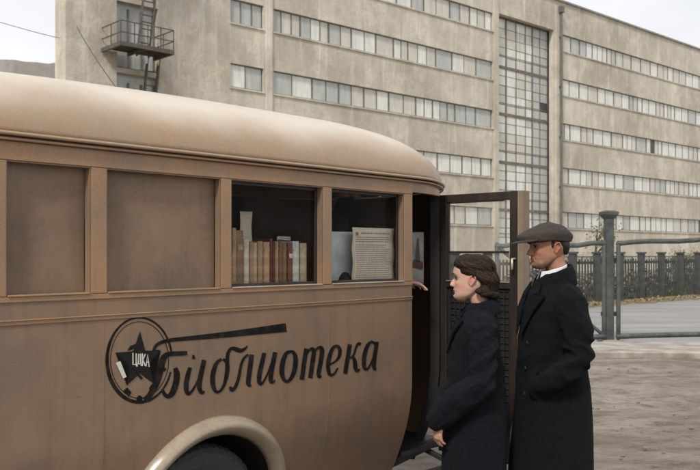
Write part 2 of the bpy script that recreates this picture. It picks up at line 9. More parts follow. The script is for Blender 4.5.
EMBLEM = {'ring':([(-1.7624,1.2126),(-1.7664,1.2295),(-1.7718,1.2462),(-1.7785,1.2624),(-1.7865,1.2779),(-1.7956,1.2927),(-1.8058,1.3066),(-1.8171,1.3195),(-1.8292,1.3313),(-1.8422,1.3419),(-1.8559,1.3511),(-1.8701,1.3591),(-1.8848,1.3656),(-1.8999,1.3707),(-1.9151,1.3742),(-1.9305,1.3763),(-1.9458,1.3768),(-1.9608,1.3758),(-1.9756,1.3734),(-1.99,1.3694),(-2.0038,1.3641),(-2.017,1.3575),(-2.0295,1.3495),(-2.0411,1.3404),(-2.0522,1.3303),(-2.0623,1.3192),(-2.0715,1.3071),(-2.0796,1.2941),(-2.0867,1.2803),(-2.0925,1.2658),(-2.0971,1.2506),(-2.1005,1.235),(-2.1026,1.2191),(-2.1035,1.2028),(-2.103,1.1865),(-2.1013,1.1701),(-2.0983,1.1537),(-2.094,1.1376),(-2.0884,1.1218),(-2.0816,1.1065),(-2.0737,1.0917),(-2.0646,1.0776),(-2.0544,1.0643),(-2.0433,1.0518),(-2.0311,1.0404),(-2.0182,1.0301),(-2.0044,1.0209),(-1.99,1.0131),(-1.9751,1.0067),(-1.9598,1.0017),(-1.9442,0.9982),(-1.9285,0.9963),(-1.9129,0.996),(-1.8974,0.9973),(-1.8823,1.0001),(-1.8677,1.0045),(-1.8536,1.0104),(-1.8402,1.0177),(-1.8276,1.0263),(-1.8157,1.0362),(-1.8046,1.0471),(-1.7945,1.0592),(-1.7855,1.0724),(-1.7777,1.0866),(-1.7711,1.1016),(-1.7659,1.1173)],[(-1.7726,1.2118),(-1.7765,1.2284),(-1.7817,1.2445),(-1.7881,1.26),(-1.7957,1.2749),(-1.8044,1.289),(-1.8142,1.3023),(-1.8248,1.3146),(-1.8363,1.3257),(-1.8486,1.3357),(-1.8614,1.3445),(-1.8747,1.3519),(-1.8885,1.358),(-1.9024,1.3628),(-1.9166,1.3661),(-1.9308,1.368),(-1.945,1.3685),(-1.959,1.3677),(-1.9727,1.3654),(-1.9861,1.3617),(-1.9991,1.3568),(-2.0115,1.3505),(-2.0233,1.343),(-2.0343,1.3344),(-2.0443,1.3244),(-2.0533,1.3134),(-2.0613,1.3015),(-2.0683,1.2888),(-2.0742,1.2754),(-2.0791,1.2614),(-2.0828,1.2469),(-2.0854,1.232),(-2.0868,1.2168),(-2.087,1.2014),(-2.0861,1.1859),(-2.084,1.1705),(-2.0808,1.1552),(-2.0765,1.1402),(-2.0711,1.1256),(-2.0646,1.1114),(-2.0572,1.0979),(-2.0488,1.085),(-2.0396,1.0728),(-2.0296,1.0615),(-2.0188,1.0512),(-2.0074,1.0419),(-1.9954,1.0336),(-1.9829,1.0265),(-1.9699,1.0205),(-1.9566,1.0157),(-1.9431,1.0123),(-1.9293,1.0101),(-1.9154,1.0092),(-1.9015,1.0097),(-1.8876,1.0117),(-1.8739,1.015),(-1.8605,1.0197),(-1.8475,1.0259),(-1.8351,1.0334),(-1.8235,1.0425),(-1.813,1.0529),(-1.8034,1.0645),(-1.7948,1.0771),(-1.7873,1.0907),(-1.781,1.1052),(-1.776,1.1205)]),'ring2':([(-1.7841,1.1742),(-1.7849,1.1564),(-1.7875,1.139),(-1.7917,1.1222),(-1.7976,1.1062),(-1.8049,1.0911),(-1.8137,1.0772),(-1.8239,1.0646),(-1.8352,1.0534),(-1.8476,1.0438),(-1.8609,1.0359),(-1.8749,1.0296),(-1.8895,1.0252),(-1.9045,1.0226),(-1.9197,1.0218),(-1.935,1.0228),(-1.9502,1.0256),(-1.9651,1.0302),(-1.9797,1.0364),(-1.9937,1.0443),(-2.007,1.0536),(-2.0194,1.0644),(-2.0309,1.0764),(-2.0413,1.0896),(-2.0506,1.1038),(-2.0586,1.1189),(-2.0652,1.1346),(-2.0704,1.1509),(-2.0742,1.1676),(-2.0765,1.1845),(-2.0772,1.2014),(-2.0765,1.2181),(-2.0742,1.2346),(-2.0704,1.2505),(-2.0652,1.2659),(-2.0586,1.2804),(-2.0506,1.294),(-2.0413,1.3065),(-2.0309,1.3177),(-2.0194,1.3276),(-2.007,1.3361),(-1.9937,1.343),(-1.9797,1.3482),(-1.9651,1.3517),(-1.9502,1.3535),(-1.935,1.3535),(-1.9197,1.3517),(-1.9045,1.3481),(-1.8895,1.3427),(-1.8749,1.3355),(-1.8609,1.3267),(-1.8476,1.3163),(-1.8352,1.3044),(-1.8239,1.2911),(-1.8137,1.2766),(-1.8049,1.2611),(-1.7976,1.2447),(-1.7917,1.2276),(-1.7875,1.21),(-1.7849,1.1921),(-1.7841,1.1741)],[(-1.7803,1.1738),(-1.7812,1.1558),(-1.7838,1.1381),(-1.788,1.1211),(-1.794,1.1048),(-1.8015,1.0895),(-1.8104,1.0753),(-1.8208,1.0625),(-1.8323,1.0511),(-1.845,1.0413),(-1.8586,1.0331),(-1.873,1.0267),(-1.888,1.0222),(-1.9035,1.0195),(-1.9192,1.0187),(-1.935,1.0198),(-1.9507,1.0227),(-1.9661,1.0274),(-1.9811,1.0338),(-1.9954,1.0419),(-2.0091,1.0515),(-2.0218,1.0625),(-2.0335,1.0748),(-2.0442,1.0882),(-2.0536,1.1027),(-2.0617,1.118),(-2.0684,1.134),(-2.0737,1.1506),(-2.0775,1.1675),(-2.0798,1.1846),(-2.0806,1.2017),(-2.0798,1.2187),(-2.0775,1.2353),(-2.0737,1.2515),(-2.0684,1.2671),(-2.0617,1.2818),(-2.0536,1.2956),(-2.0442,1.3083),(-2.0335,1.3198),(-2.0218,1.33),(-2.0091,1.3386),(-1.9954,1.3457),(-1.9811,1.3511),(-1.9661,1.3547),(-1.9507,1.3566),(-1.935,1.3566),(-1.9192,1.3547),(-1.9035,1.351),(-1.888,1.3454),(-1.873,1.3381),(-1.8586,1.329),(-1.845,1.3184),(-1.8323,1.3062),(-1.8208,1.2927),(-1.8104,1.2779),(-1.8015,1.2621),(-1.794,1.2454),(-1.788,1.228),(-1.7838,1.2101),(-1.7812,1.192),(-1.7803,1.1739)]),'star':[(-1.9329,1.3131),(-1.9064,1.226),(-1.8242,1.2206),(-1.8883,1.1649),(-1.8634,1.0781),(-1.9339,1.1295),(-1.9996,1.0845),(-1.9838,1.1693),(-2.0552,1.2308),(-1.9665,1.2286)],'page':[(-2.0542,1.1865),(-2.0322,1.1929),(-2.0016,1.1213),(-2.0184,1.1171)],'blobs':[[(-2.0174,1.063),(-1.9976,1.0757),(-1.975,1.0514),(-1.9901,1.0339)],[(-1.9523,1.0248),(-1.937,1.0359),(-1.9191,1.025),(-1.9217,1.0078),(-1.9498,1.0114)],[(-1.8854,1.0604),(-1.8723,1.0765),(-1.8566,1.0658),(-1.8645,1.0358),(-1.8802,1.0311)],[(-1.9976,1.2327),(-1.9826,1.253),(-1.9472,1.261),(-1.9396,1.2474),(-1.9776,1.2353)],[(-1.8645,1.2258),(-1.8327,1.2254),(-1.8274,1.2027),(-1.8434,1.1841),(-1.8671,1.1929)]],'hammer':([(-1.9915,1.1735),(-1.9832,1.1633),(-1.9717,1.1496),(-1.9592,1.136),(-1.9467,1.1227),(-1.9349,1.1102),(-1.9263,1.101)],[(-1.9836,1.1781),(-1.975,1.1681),(-1.9633,1.1549),(-1.9505,1.1418),(-1.9376,1.1288),(-1.9257,1.1162),(-1.917,1.1069)]),'text':[([(-1.9724,1.2219),(-1.9723,1.1715),(-1.9523,1.1677)],[(-1.9666,1.2214),(-1.9667,1.1723),(-1.9523,1.1727)]),([(-1.9562,1.2188),(-1.9562,1.1705),(-1.9525,1.1604)],[(-1.9504,1.2183),(-1.9504,1.1702),(-1.947,1.1614)]),([(-1.9453,1.1611),(-1.9456,1.1706),(-1.9303,1.169),(-1.9307,1.1614)],[(-1.9511,1.1621),(-1.9489,1.175),(-1.9274,1.1731),(-1.9249,1.1613)]),([(-1.9402,1.1733),(-1.9372,1.2139),(-1.9338,1.2137),(-1.9338,1.1724)],[(-1.9461,1.1741),(-1.9429,1.2156),(-1.928,1.2142),(-1.9279,1.1718)]),([(-1.9246,1.216),(-1.9246,1.161)],[(-1.9187,1.2155),(-1.9187,1.1604)]),([(-1.9089,1.2131),(-1.9226,1.1888),(-1.9089,1.1585)],[(-1.9035,1.2105),(-1.9166,1.1882),(-1.9034,1.1599)]),([(-1.9001,1.1565),(-1.8952,1.2066),(-1.8894,1.1537)],[(-1.906,1.1578),(-1.8944,1.2115),(-1.8835,1.1538)]),([(-1.9008,1.1737),(-1.8899,1.1718)],[(-1.9002,1.1787),(-1.8893,1.1768)])]}
BOOKS = [(-1.3407, -1.3151, 1.7788, 'tan'), (-1.3151, -1.2648, 1.768, 'brown'), (-1.2632, -1.2276, 1.722, 'cream'), (-1.2276, -1.2025, 1.7106, 'tan'), (-1.2009, -1.1709, 1.7073, 'sand'), (-1.1693, -1.1324, 1.7148, 'ochre'), (-1.1308, -1.0869, 1.7117, 'orange'), (-1.0853, -1.0623, 1.7302, 'red'), (-1.054, -1.0291, 1.7161, 'tan'), (-1.0274, -1.0006, 1.7127, 'rust'), (-0.9989, -0.9667, 1.7093, 'brown'), (-0.965, -0.9272, 1.7072, 'redbrown'), (-0.9238, -0.875, 1.7176, 'white'), (-0.8662, -0.8164, 1.7082, 'yellow')]

# ------------------------------------------------------------------ materials
def nt_new(name):
    m = bpy.data.materials.new(name); m.use_nodes = True
    nt = m.node_tree; b = nt.nodes['Principled BSDF']
    return m, nt, b
def mat(name, col, rough=.6, metal=0, var=.15, scale=6, bump=0, bscale=60, stretch=(1,1,1), spec=.5, col2=None, c2amt=.5, c2scale=2, sheen=0, coat=0):
    """procedural paint / cloth / stone: base colour with noise variation, a second colour in patches, fine bump"""
    m, nt, b = nt_new(name); N = nt.nodes.new; L = nt.links.new
    tc = N('ShaderNodeTexCoord'); mp = N('ShaderNodeMapping'); mp.inputs['Scale'].default_value = stretch
    L(tc.outputs['Object'], mp.inputs['Vector'])
    n = N('ShaderNodeTexNoise'); n.inputs['Scale'].default_value = scale; n.inputs['Detail'].default_value = 8; n.inputs['Roughness'].default_value = .62
    L(mp.outputs[0], n.inputs['Vector'])
    r = N('ShaderNodeMapRange'); r.inputs['From Min'].default_value = .3; r.inputs['From Max'].default_value = .7
    r.inputs['To Min'].default_value = 1-var; r.inputs['To Max'].default_value = 1+var
    L(n.outputs['Fac'], r.inputs['Value'])
    mul = N('ShaderNodeVectorMath'); mul.operation = 'SCALE'
    if col2:
        n2 = N('ShaderNodeTexNoise'); n2.inputs['Scale'].default_value = c2scale; n2.inputs['Detail'].default_value = 7
        L(mp.outputs[0], n2.inputs['Vector'])
        r2 = N('ShaderNodeMapRange'); r2.inputs['From Min'].default_value = .45; r2.inputs['From Max'].default_value = .7
        r2.inputs['To Max'].default_value = c2amt; L(n2.outputs['Fac'], r2.inputs['Value'])
        mx = N('ShaderNodeMix'); mx.data_type = 'RGBA'
        mx.inputs['A'].default_value = (*col, 1); mx.inputs['B'].default_value = (*col2, 1)
        L(r2.outputs[0], mx.inputs['Factor']); L(mx.outputs['Result'], mul.inputs[0])
    else: mul.inputs[0].default_value = col
    L(r.outputs[0], mul.inputs['Scale']); L(mul.outputs[0], b.inputs['Base Color'])
    b.inputs['Roughness'].default_value = rough; b.inputs['Metallic'].default_value = metal
    b.inputs['Specular IOR Level'].default_value = spec
    if sheen: b.inputs['Sheen Weight'].default_value = sheen; b.inputs['Sheen Roughness'].default_value = .6
    if coat: b.inputs['Coat Weight'].default_value = coat; b.inputs['Coat Roughness'].default_value = .3
    if bump:
        n3 = N('ShaderNodeTexNoise'); n3.inputs['Scale'].default_value = bscale; n3.inputs['Detail'].default_value = 6
        L(mp.outputs[0], n3.inputs['Vector'])
        bp = N('ShaderNodeBump'); bp.inputs['Strength'].default_value = bump; bp.inputs['Distance'].default_value = .01
        L(n3.outputs['Fac'], bp.inputs['Height']); L(bp.outputs[0], b.inputs['Normal'])
    return m
def glass(name, rough=.02, tint=(1,1,1), alpha=.12, ior=1.45):
    """thin pane: mostly see-through with a mirror coat"""
    m, nt, b = nt_new(name); N = nt.nodes.new; L = nt.links.new
    out = nt.nodes['Material Output']
    tr = N('ShaderNodeBsdfTransparent'); tr.inputs[0].default_value = (*tint, 1)
    gl = N('ShaderNodeBsdfGlossy'); gl.inputs['Roughness'].default_value = rough
    df = N('ShaderNodeBsdfDiffuse'); df.inputs[0].default_value = (.45, .43, .4, 1)
    fr = N('ShaderNodeFresnel'); fr.inputs[0].default_value = ior
    tc = N('ShaderNodeTexCoord'); n = N('ShaderNodeTexNoise'); n.inputs['Scale'].default_value = 4; n.inputs['Detail'].default_value = 8
    L(tc.outputs['Object'], n.inputs['Vector'])
    r = N('ShaderNodeMapRange'); r.inputs['From Min'].default_value = .35; r.inputs['From Max'].default_value = .75; r.inputs['To Max'].default_value = alpha
    L(n.outputs['Fac'], r.inputs['Value'])
    m1 = N('ShaderNodeMixShader'); m2 = N('ShaderNodeMixShader')
    L(r.outputs[0], m1.inputs[0]); L(tr.outputs[0], m1.inputs[1]); L(df.outputs[0], m1.inputs[2])
    L(fr.outputs[0], m2.inputs[0]); L(m1.outputs[0], m2.inputs[1]); L(gl.outputs[0], m2.inputs[2])
    L(m2.outputs[0], out.inputs['Surface'])
    return m

def bus_paint(name, col, dirt, rough=.42, streak=.5):
    m, nt, b = nt_new(name); N = nt.nodes.new; L = nt.links.new
    tc = N('ShaderNodeTexCoord')
    def noise_(sc, det=6, st=(1,1,1), rg=.6):
        mp = N('ShaderNodeMapping'); mp.inputs['Scale'].default_value = st; L(tc.outputs['Object'], mp.inputs['Vector'])
        n = N('ShaderNodeTexNoise'); n.inputs['Scale'].default_value = sc; n.inputs['Detail'].default_value = det; n.inputs['Roughness'].default_value = rg
        L(mp.outputs[0], n.inputs['Vector']); return n.outputs['Fac']
    def rng(v, a, b_, c, d):
        r = N('ShaderNodeMapRange'); r.inputs['From Min'].default_value = a; r.inputs['From Max'].default_value = b_
        r.inputs['To Min'].default_value = c; r.inputs['To Max'].default_value = d; L(v, r.inputs['Value']); return r.outputs[0]
    def mix(f, a, c):
        x = N('ShaderNodeMix'); x.data_type = 'RGBA'; L(f, x.inputs['Factor'])
        if isinstance(a, tuple): x.inputs['A'].default_value = (*a, 1)
        else: L(a, x.inputs['A'])
        if isinstance(c, tuple): x.inputs['B'].default_value = (*c, 1)
        else: L(c, x.inputs['B'])
        return x.outputs['Result']
    f1 = rng(noise_(2.1, 10, (1, 1, 1), .7), .42, .62, 0, .8)                       # dusty clouds
    c = mix(f1, col, dirt)
    f2 = rng(noise_(3, 9, (5, 5, .5), .7), .5, .75, 0, streak)        # rain streaks
    c = mix(f2, c, tuple(x*.72 for x in dirt))
    f3 = rng(noise_(260, 3), .35, .65, .86, 1.13)                     # grain of the brushed coat
    s = N('ShaderNodeVectorMath'); s.operation = 'SCALE'; L(c, s.inputs[0]); L(f3, s.inputs['Scale']); c = s.outputs[0]
    f4 = rng(noise_(38, 4, (1, 1, 1), .5), .74, .78, 0, .75)          # chips
    c = mix(f4, c, (.045, .03, .022))
    v = N('ShaderNodeTexVoronoi'); v.feature = 'DISTANCE_TO_EDGE'; v.inputs['Scale'].default_value = 1.7
    mp = N('ShaderNodeMapping'); mp.inputs['Scale'].default_value = (1, 1, .45); mp.inputs['Rotation'].default_value = (0, .5, 0)
    L(tc.outputs['Object'], mp.inputs['Vector'])
    ds = N('ShaderNodeTexNoise'); ds.inputs['Scale'].default_value = 3; L(tc.outputs['Object'], ds.inputs['Vector'])
    ad = N('ShaderNodeVectorMath'); ad.operation = 'ADD'; L(mp.outputs[0], ad.inputs[0]); L(ds.outputs['Color'], ad.inputs[1]); L(ad.outputs[0], v.inputs['Vector'])
    sc1 = rng(v.outputs['Distance'], .0, .0025, .28, 0)                # hairline scratches, broken up
    mm = N('ShaderNodeMath'); mm.operation = 'MULTIPLY'; L(sc1, mm.inputs[0]); L(rng(noise_(7), .5, .6, 0, 1), mm.inputs[1])
    c = mix(mm.outputs[0], c, (.42, .34, .25))
    f5 = rng(noise_(70, 3, (1, 1, 1), .5), .77, .80, 0, .8); c = mix(f5, c, (.06, .04, .03))   # small flakes
    L(c, b.inputs['Base Color'])
    L(rng(noise_(5, 7), .3, .7, rough-.1, rough+.16), b.inputs['Roughness'])
    bp = N('ShaderNodeBump'); bp.inputs['Strength'].default_value = .25; bp.inputs['Distance'].default_value = .012
    L(noise_(2.4, 3), bp.inputs['Height'])
    bp2 = N('ShaderNodeBump'); bp2.inputs['Strength'].default_value = .12; bp2.inputs['Distance'].default_value = .002
    L(noise_(240, 4), bp2.inputs['Height']); L(bp.outputs[0], bp2.inputs['Normal']); L(bp2.outputs[0], b.inputs['Normal'])
    return m

def facade_mat(name, col, dark, light):
    m, nt, b = nt_new(name); N = nt.nodes.new; L = nt.links.new
    tc = N('ShaderNodeTexCoord')
    def noise_(sc, det=6, st=(1,1,1), rg=.6):
        mp = N('ShaderNodeMapping'); mp.inputs['Scale'].default_value = st; L(tc.outputs['Object'], mp.inputs['Vector'])
        n = N('ShaderNodeTexNoise'); n.inputs['Scale'].default_value = sc; n.inputs['Detail'].default_value = det; n.inputs['Roughness'].default_value = rg
        L(mp.outputs[0], n.inputs['Vector']); return n.outputs['Fac']
    def mix(f, a, c, lo, hi, amt):
        r = N('ShaderNodeMapRange'); r.inputs['From Min'].default_value = lo; r.inputs['From Max'].default_value = hi; r.inputs['To Max'].default_value = amt; L(f, r.inputs['Value'])
        x = N('ShaderNodeMix'); x.data_type = 'RGBA'; L(r.outputs[0], x.inputs['Factor'])
        if isinstance(a, tuple): x.inputs['A'].default_value = (*a, 1)
        else: L(a, x.inputs['A'])
        x.inputs['B'].default_value = (*c, 1); return x.outputs['Result']
    c = mix(noise_(.13, 9, (1, 1, 1), .7), col, dark, .40, .64, .85)
    c = mix(noise_(.45, 9, (1, 1, .6), .7), c, light, .5, .72, .8)
    c = mix(noise_(1.3, 8, (1.2, 1.2, .16), .72), c, dark, .50, .75, .6)      # rain streaks
    c = mix(noise_(1.0, 7, (1.6, 1.6, .1), .7), c, light, .53, .74, .9)    # washed render
    c = mix(noise_(1.1, 11, (1, 1, 1), .8), c, dark, .5, .68, .6)
    c = mix(noise_(.7, 9, (1, 1, 1), .75), c, tuple(q*s for q, s in zip(light, (1, .93, .78))), .52, .7, .5)
    L(c, b.inputs['Base Color']); b.inputs['Roughness'].default_value = .9
    bp = N('ShaderNodeBump'); bp.inputs['Strength'].default_value = .5; bp.inputs['Distance'].default_value = .05
    L(noise_(5, 9), bp.inputs['Height']); L(bp.outputs[0], b.inputs['Normal'])
    return m

M = {}
M['paint'] = bus_paint('bus_brown_paint', (.245, .155, .095), (.165, .123, .088))
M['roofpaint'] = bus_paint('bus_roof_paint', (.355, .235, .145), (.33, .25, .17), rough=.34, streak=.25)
def crown_highlight(m, z0, z1, col):
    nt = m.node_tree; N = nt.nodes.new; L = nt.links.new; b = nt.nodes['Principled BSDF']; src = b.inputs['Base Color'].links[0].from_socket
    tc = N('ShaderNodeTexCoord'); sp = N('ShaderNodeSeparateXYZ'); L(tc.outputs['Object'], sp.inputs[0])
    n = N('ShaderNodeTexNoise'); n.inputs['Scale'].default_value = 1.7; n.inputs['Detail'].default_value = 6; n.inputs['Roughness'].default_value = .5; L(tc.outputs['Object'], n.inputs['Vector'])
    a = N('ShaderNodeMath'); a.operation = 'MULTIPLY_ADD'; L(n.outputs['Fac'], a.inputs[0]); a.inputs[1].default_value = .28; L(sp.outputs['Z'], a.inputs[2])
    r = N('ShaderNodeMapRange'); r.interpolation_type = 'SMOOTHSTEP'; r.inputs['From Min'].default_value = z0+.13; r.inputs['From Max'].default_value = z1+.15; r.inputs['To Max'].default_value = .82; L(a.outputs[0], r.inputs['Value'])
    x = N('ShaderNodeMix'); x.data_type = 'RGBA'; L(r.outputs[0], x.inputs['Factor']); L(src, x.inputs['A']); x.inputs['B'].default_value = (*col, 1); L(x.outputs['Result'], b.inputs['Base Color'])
crown_highlight(M['roofpaint'], 2.20, 2.385, (.60, .54, .445))   # sky highlight on the crown painted into the colour, paler with height
M['rail'] = bus_paint('bus_rail_paint', (.335, .196, .104), (.24, .165, .105), streak=.3)
M['blank'] = bus_paint('blanked_window_board', (.23, .152, .096), (.14, .10, .07), rough=.6)
M['fender'] = bus_paint('fender_cream_paint', (.32, .262, .19), (.24, .19, .135), rough=.2)
M['dooredge'] = bus_paint('door_edge_paint', (.235, .175, .12), (.17, .125, .088), rough=.6)
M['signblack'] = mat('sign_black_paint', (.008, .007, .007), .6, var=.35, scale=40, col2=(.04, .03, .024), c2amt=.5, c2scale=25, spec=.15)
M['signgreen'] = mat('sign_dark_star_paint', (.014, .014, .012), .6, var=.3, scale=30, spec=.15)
M['signwhite'] = mat('sign_white_paint', (.62, .6, .52), .5, var=.15, scale=60)
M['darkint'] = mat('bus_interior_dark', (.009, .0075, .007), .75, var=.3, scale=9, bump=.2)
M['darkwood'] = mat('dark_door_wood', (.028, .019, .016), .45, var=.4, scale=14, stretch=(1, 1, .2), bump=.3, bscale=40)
M['steel'] = mat('dark_steel', (.035, .033, .032), .5, metal=.3, var=.3, scale=20, bump=.2)
M['rubber'] = mat('tyre_rubber', (.045, .049, .056), .72, var=.25, scale=30, bump=.3, bscale=120)
M['chrome'] = mat('worn_trim', (.5, .42, .32), .3, metal=.5, var=.2, scale=20)
M['glass'] = glass('window_glass', alpha=.018, ior=1.13)
M['doorglass'] = glass('door_glass', alpha=.42, ior=1.42)
M['paper'] = mat('aged_paper', (.62, .55, .43), .8, var=.1, scale=12, bump=.15, bscale=14, col2=(.5, .42, .3), c2amt=.5, c2scale=4)
M['paperblue'] = mat('pale_blue_paper', (.46, .5, .5), .8, var=.2, scale=9, col2=(.3, .36, .38), c2amt=.7, c2scale=6)
M['ink'] = mat('faded_ink', (.19, .17, .15), .8, var=.3, scale=90)
M['inkred'] = mat('red_print', (.20, .10, .08), .8)
M['concrete'] = facade_mat('factory_render', (.56, .515, .43), (.33, .29, .225), (.74, .70, .60))
M['concrete2'] = facade_mat('far_block_render', (.30, .29, .27), (.2, .19, .17), (.4, .38, .35))
M['winframe'] = mat('window_frame_paint', (.15, .135, .115), .6, var=.3, scale=3)
def pane(name, c, r=.18):
    return mat(name, c, r, var=.16, scale=1.3, stretch=(2.5, 2.5, .5), spec=.5, bump=.08, bscale=2)
M['pane_white'] = pane('curtained_pane', (.66, .66, .60))
M['pane_cream'] = pane('cream_blind_pane', (.54, .52, .44))
M['pane_grey'] = pane('grey_dusty_pane', (.42, .43, .40))
M['pane_dark'] = pane('open_dark_pane', (.05, .052, .05), .4)
M['rust'] = mat('rusty_fire_escape', (.10, .085, .07), .8, var=.4, scale=5)
M['pipe'] = mat('downpipe_zinc', (.13, .12, .11), .6, var=.3, scale=3)
M['fence'] = mat('weathered_fence_paint', (.052, .054, .048), .75, var=.4, scale=4, bump=.3, bscale=20)
M['gate'] = mat('gate_steel_paint', (.055, .065, .06), .6, var=.4, scale=6, bump=.3, bscale=30, col2=(.11, .10, .085), c2amt=.6, c2scale=5)
M['slab'] = mat('concrete_kerb', (.34, .31, .265), .9, var=.35, scale=3, bump=.6, bscale=30, col2=(.19, .155, .12), c2amt=.9, c2scale=1.6)
M['bark'] = mat('bark', (.07, .055, .04), .9, var=.3, scale=20, bump=.6)
M['leaf'] = mat('olive_leaf', (.09, .085, .03), .7, var=.5, scale=2)
M['dead'] = mat('fallen_leaf', (.26, .19, .10), .85, var=.5, scale=6)
M['weed'] = mat('dry_weed', (.085, .08, .045), .85, var=.5, scale=5)
M['coat_m'] = mat('black_navy_wool', (.0045, .0062, .0078), .9, var=.5, scale=60, bump=.9, bscale=240, sheen=.012, spec=.12)
M['coat_w'] = mat('blue_black_wool', (.0058, .0068, .0105), .9, var=.5, scale=70, bump=1, bscale=230, sheen=.02, spec=.12)
M['coat_l'] = mat('dark_cardigan', (.014, .013, .013), .9, var=.3, scale=60, bump=.4, bscale=200)
M['cap'] = mat('tweed_cap', (.040, .032, .026), .85, var=.35, scale=150, bump=.6, bscale=300)
M['shirt'] = mat('white_shirt', (.68, .69, .7), .8, var=.08, scale=30)
M['hair_w'] = mat('dark_brown_hair', (.020, .0105, .0065), .62, var=.8, scale=60, stretch=(1, 1, .6), bump=.8, bscale=160, spec=.22)
M['hair_light'] = mat('brown_hair_strand', (.040, .021, .012), .5, var=.5, scale=40, spec=.35)
M['hair_m'] = mat('black_brown_hair', (.012, .008, .006), .7, var=.5, scale=80, bump=.8, bscale=220)
M['boot'] = mat('black_leather', (.015, .013, .012), .4, var=.3, scale=20)
M['sclera'] = mat('eye_white', (.22, .18, .155), .5, spec=.2)
M['iris'] = mat('dark_iris', (.016, .010, .007), .55, spec=.15)
M['button'] = mat('horn_button', (.012, .011, .011), .6)
def skin_mat(name, col, red):
    m, nt, b = nt_new(name); N = nt.nodes.new; L = nt.links.new
    tc = N('ShaderNodeTexCoord'); n = N('ShaderNodeTexNoise'); n.inputs['Scale'].default_value = 22; n.inputs['Detail'].default_value = 6
    L(tc.outputs['Object'], n.inputs['Vector'])
    x = N('ShaderNodeMix'); x.data_type = 'RGBA'; x.inputs['A'].default_value = (*col, 1); x.inputs['B'].default_value = (*tuple((p*.55+q*.45) for p, q in zip(col, red)), 1)
    r = N('ShaderNodeMapRange'); r.inputs['From Min'].default_value = .4; r.inputs['From Max'].default_value = .68; L(n.outputs['Fac'], r.inputs['Value']); L(r.outputs[0], x.inputs['Factor'])
    at = N('ShaderNodeAttribute'); at.attribute_name = 'blush'; y = N('ShaderNodeMix'); y.data_type = 'RGBA'; L(at.outputs['Fac'], y.inputs['Factor']); L(x.outputs['Result'], y.inputs['A']); y.inputs['B'].default_value = (*red, 1)
    a2 = N('ShaderNodeAttribute'); a2.attribute_name = 'beard'; z = N('ShaderNodeMix'); z.data_type = 'RGBA'; L(a2.outputs['Fac'], z.inputs['Factor']); L(y.outputs['Result'], z.inputs['A']); z.inputs['B'].default_value = (.13, .085, .065, 1)
    L(z.outputs['Result'], b.inputs['Base Color']); b.inputs['Roughness'].default_value = .58; b.inputs['Specular IOR Level'].default_value = .35
    b.inputs['Subsurface Weight'].default_value = .12; b.inputs['Subsurface Radius'].default_value = (.012, .005, .003); b.inputs['Subsurface Scale'].default_value = 1
    bp = N('ShaderNodeBump'); bp.inputs['Strength'].default_value = .15; bp.inputs['Distance'].default_value = .002
    n2 = N('ShaderNodeTexNoise'); n2.inputs['Scale'].default_value = 300; L(tc.outputs['Object'], n2.inputs['Vector']); L(n2.outputs['Fac'], bp.inputs['Height']); L(bp.outputs[0], b.inputs['Normal'])
    return m
M['skin_m'] = skin_mat('tanned_skin', (.37, .20, .13), (.33, .125, .08))
M['skin_w'] = skin_mat('fair_skin', (.56, .365, .28), (.50, .22, .155))
M['lip'] = mat('lips', (.24, .065, .05), .45)
M['lip_m'] = mat('lips_tan', (.23, .085, .06), .5)
BC = {'tan': (.40,.27,.16), 'brown': (.25,.16,.09), 'cream': (.62,.55,.42), 'sand': (.50,.38,.25), 'ochre': (.42,.29,.15), 'orange': (.52,.33,.19),
      'red': (.13,.04,.028), 'rust': (.24,.12,.07), 'redbrown': (.21,.085,.05), 'white': (.66,.64,.58), 'yellow': (.55,.47,.29)}
for k, c in BC.items(): M['book_'+k] = mat('book_cloth_'+k, c, .7, var=.35, scale=22, col2=tuple(q*.45 for q in c), c2amt=.7, c2scale=16, bump=.3, bscale=150)
M['pages'] = mat('book_pages', (.55, .48, .36), .85, var=.15, scale=90)

# ------------------------------------------------------------------ mesh helpers
def tag(o, label=None, cat=None, group=None, kind=None):
    if label: o['label'] = label
    if cat: o['category'] = cat
    if group: o['group'] = group
    if kind: o['kind'] = kind
    return o
def empty(name, label, cat, loc=(0,0,0), rz=0, group=None):
    o = bpy.data.objects.new(name, None); COL.objects.link(o); o.location = loc; o.rotation_euler = (0, 0, rz)
    o.empty_display_size = .2
    return tag(o, label, cat, group)
def link(name, me, mats, parent=None, smooth=False):
    o = bpy.data.objects.new(name, me); COL.objects.link(o)
    if not isinstance(mats, (list, tuple)): mats = [mats]
    if len(me.materials): me.materials.clear()
    for m in mats: me.materials.append(M[m] if isinstance(m, str) else m)
    if parent: o.parent = parent
    if smooth:
        for p in me.polygons: p.use_smooth = True
    return o
def obj(name, bm, mats, parent=None, smooth=False, bevel=0, normals=True):
    if normals: bmesh.ops.recalc_face_normals(bm, faces=bm.faces)
    me = bpy.data.meshes.new(name); bm.to_mesh(me); bm.free()
    if bevel:
        tmp = bpy.data.objects.new('tmp', me); COL.objects.link(tmp)
        md = tmp.modifiers.new('b', 'BEVEL'); md.width = bevel; md.segments = 2; md.limit_method = 'ANGLE'; md.angle_limit = R(35)
        me = bake(tmp)
    return link(name, me, mats, parent, smooth)
def bake(o):
    bpy.context.view_layer.update()
    dg = bpy.context.evaluated_depsgraph_get()
    me = bpy.data.meshes.new_from_object(o.evaluated_get(dg))
    old = o.data; bpy.data.objects.remove(o)
    if old.users == 0: bpy.data.meshes.remove(old)
    return me
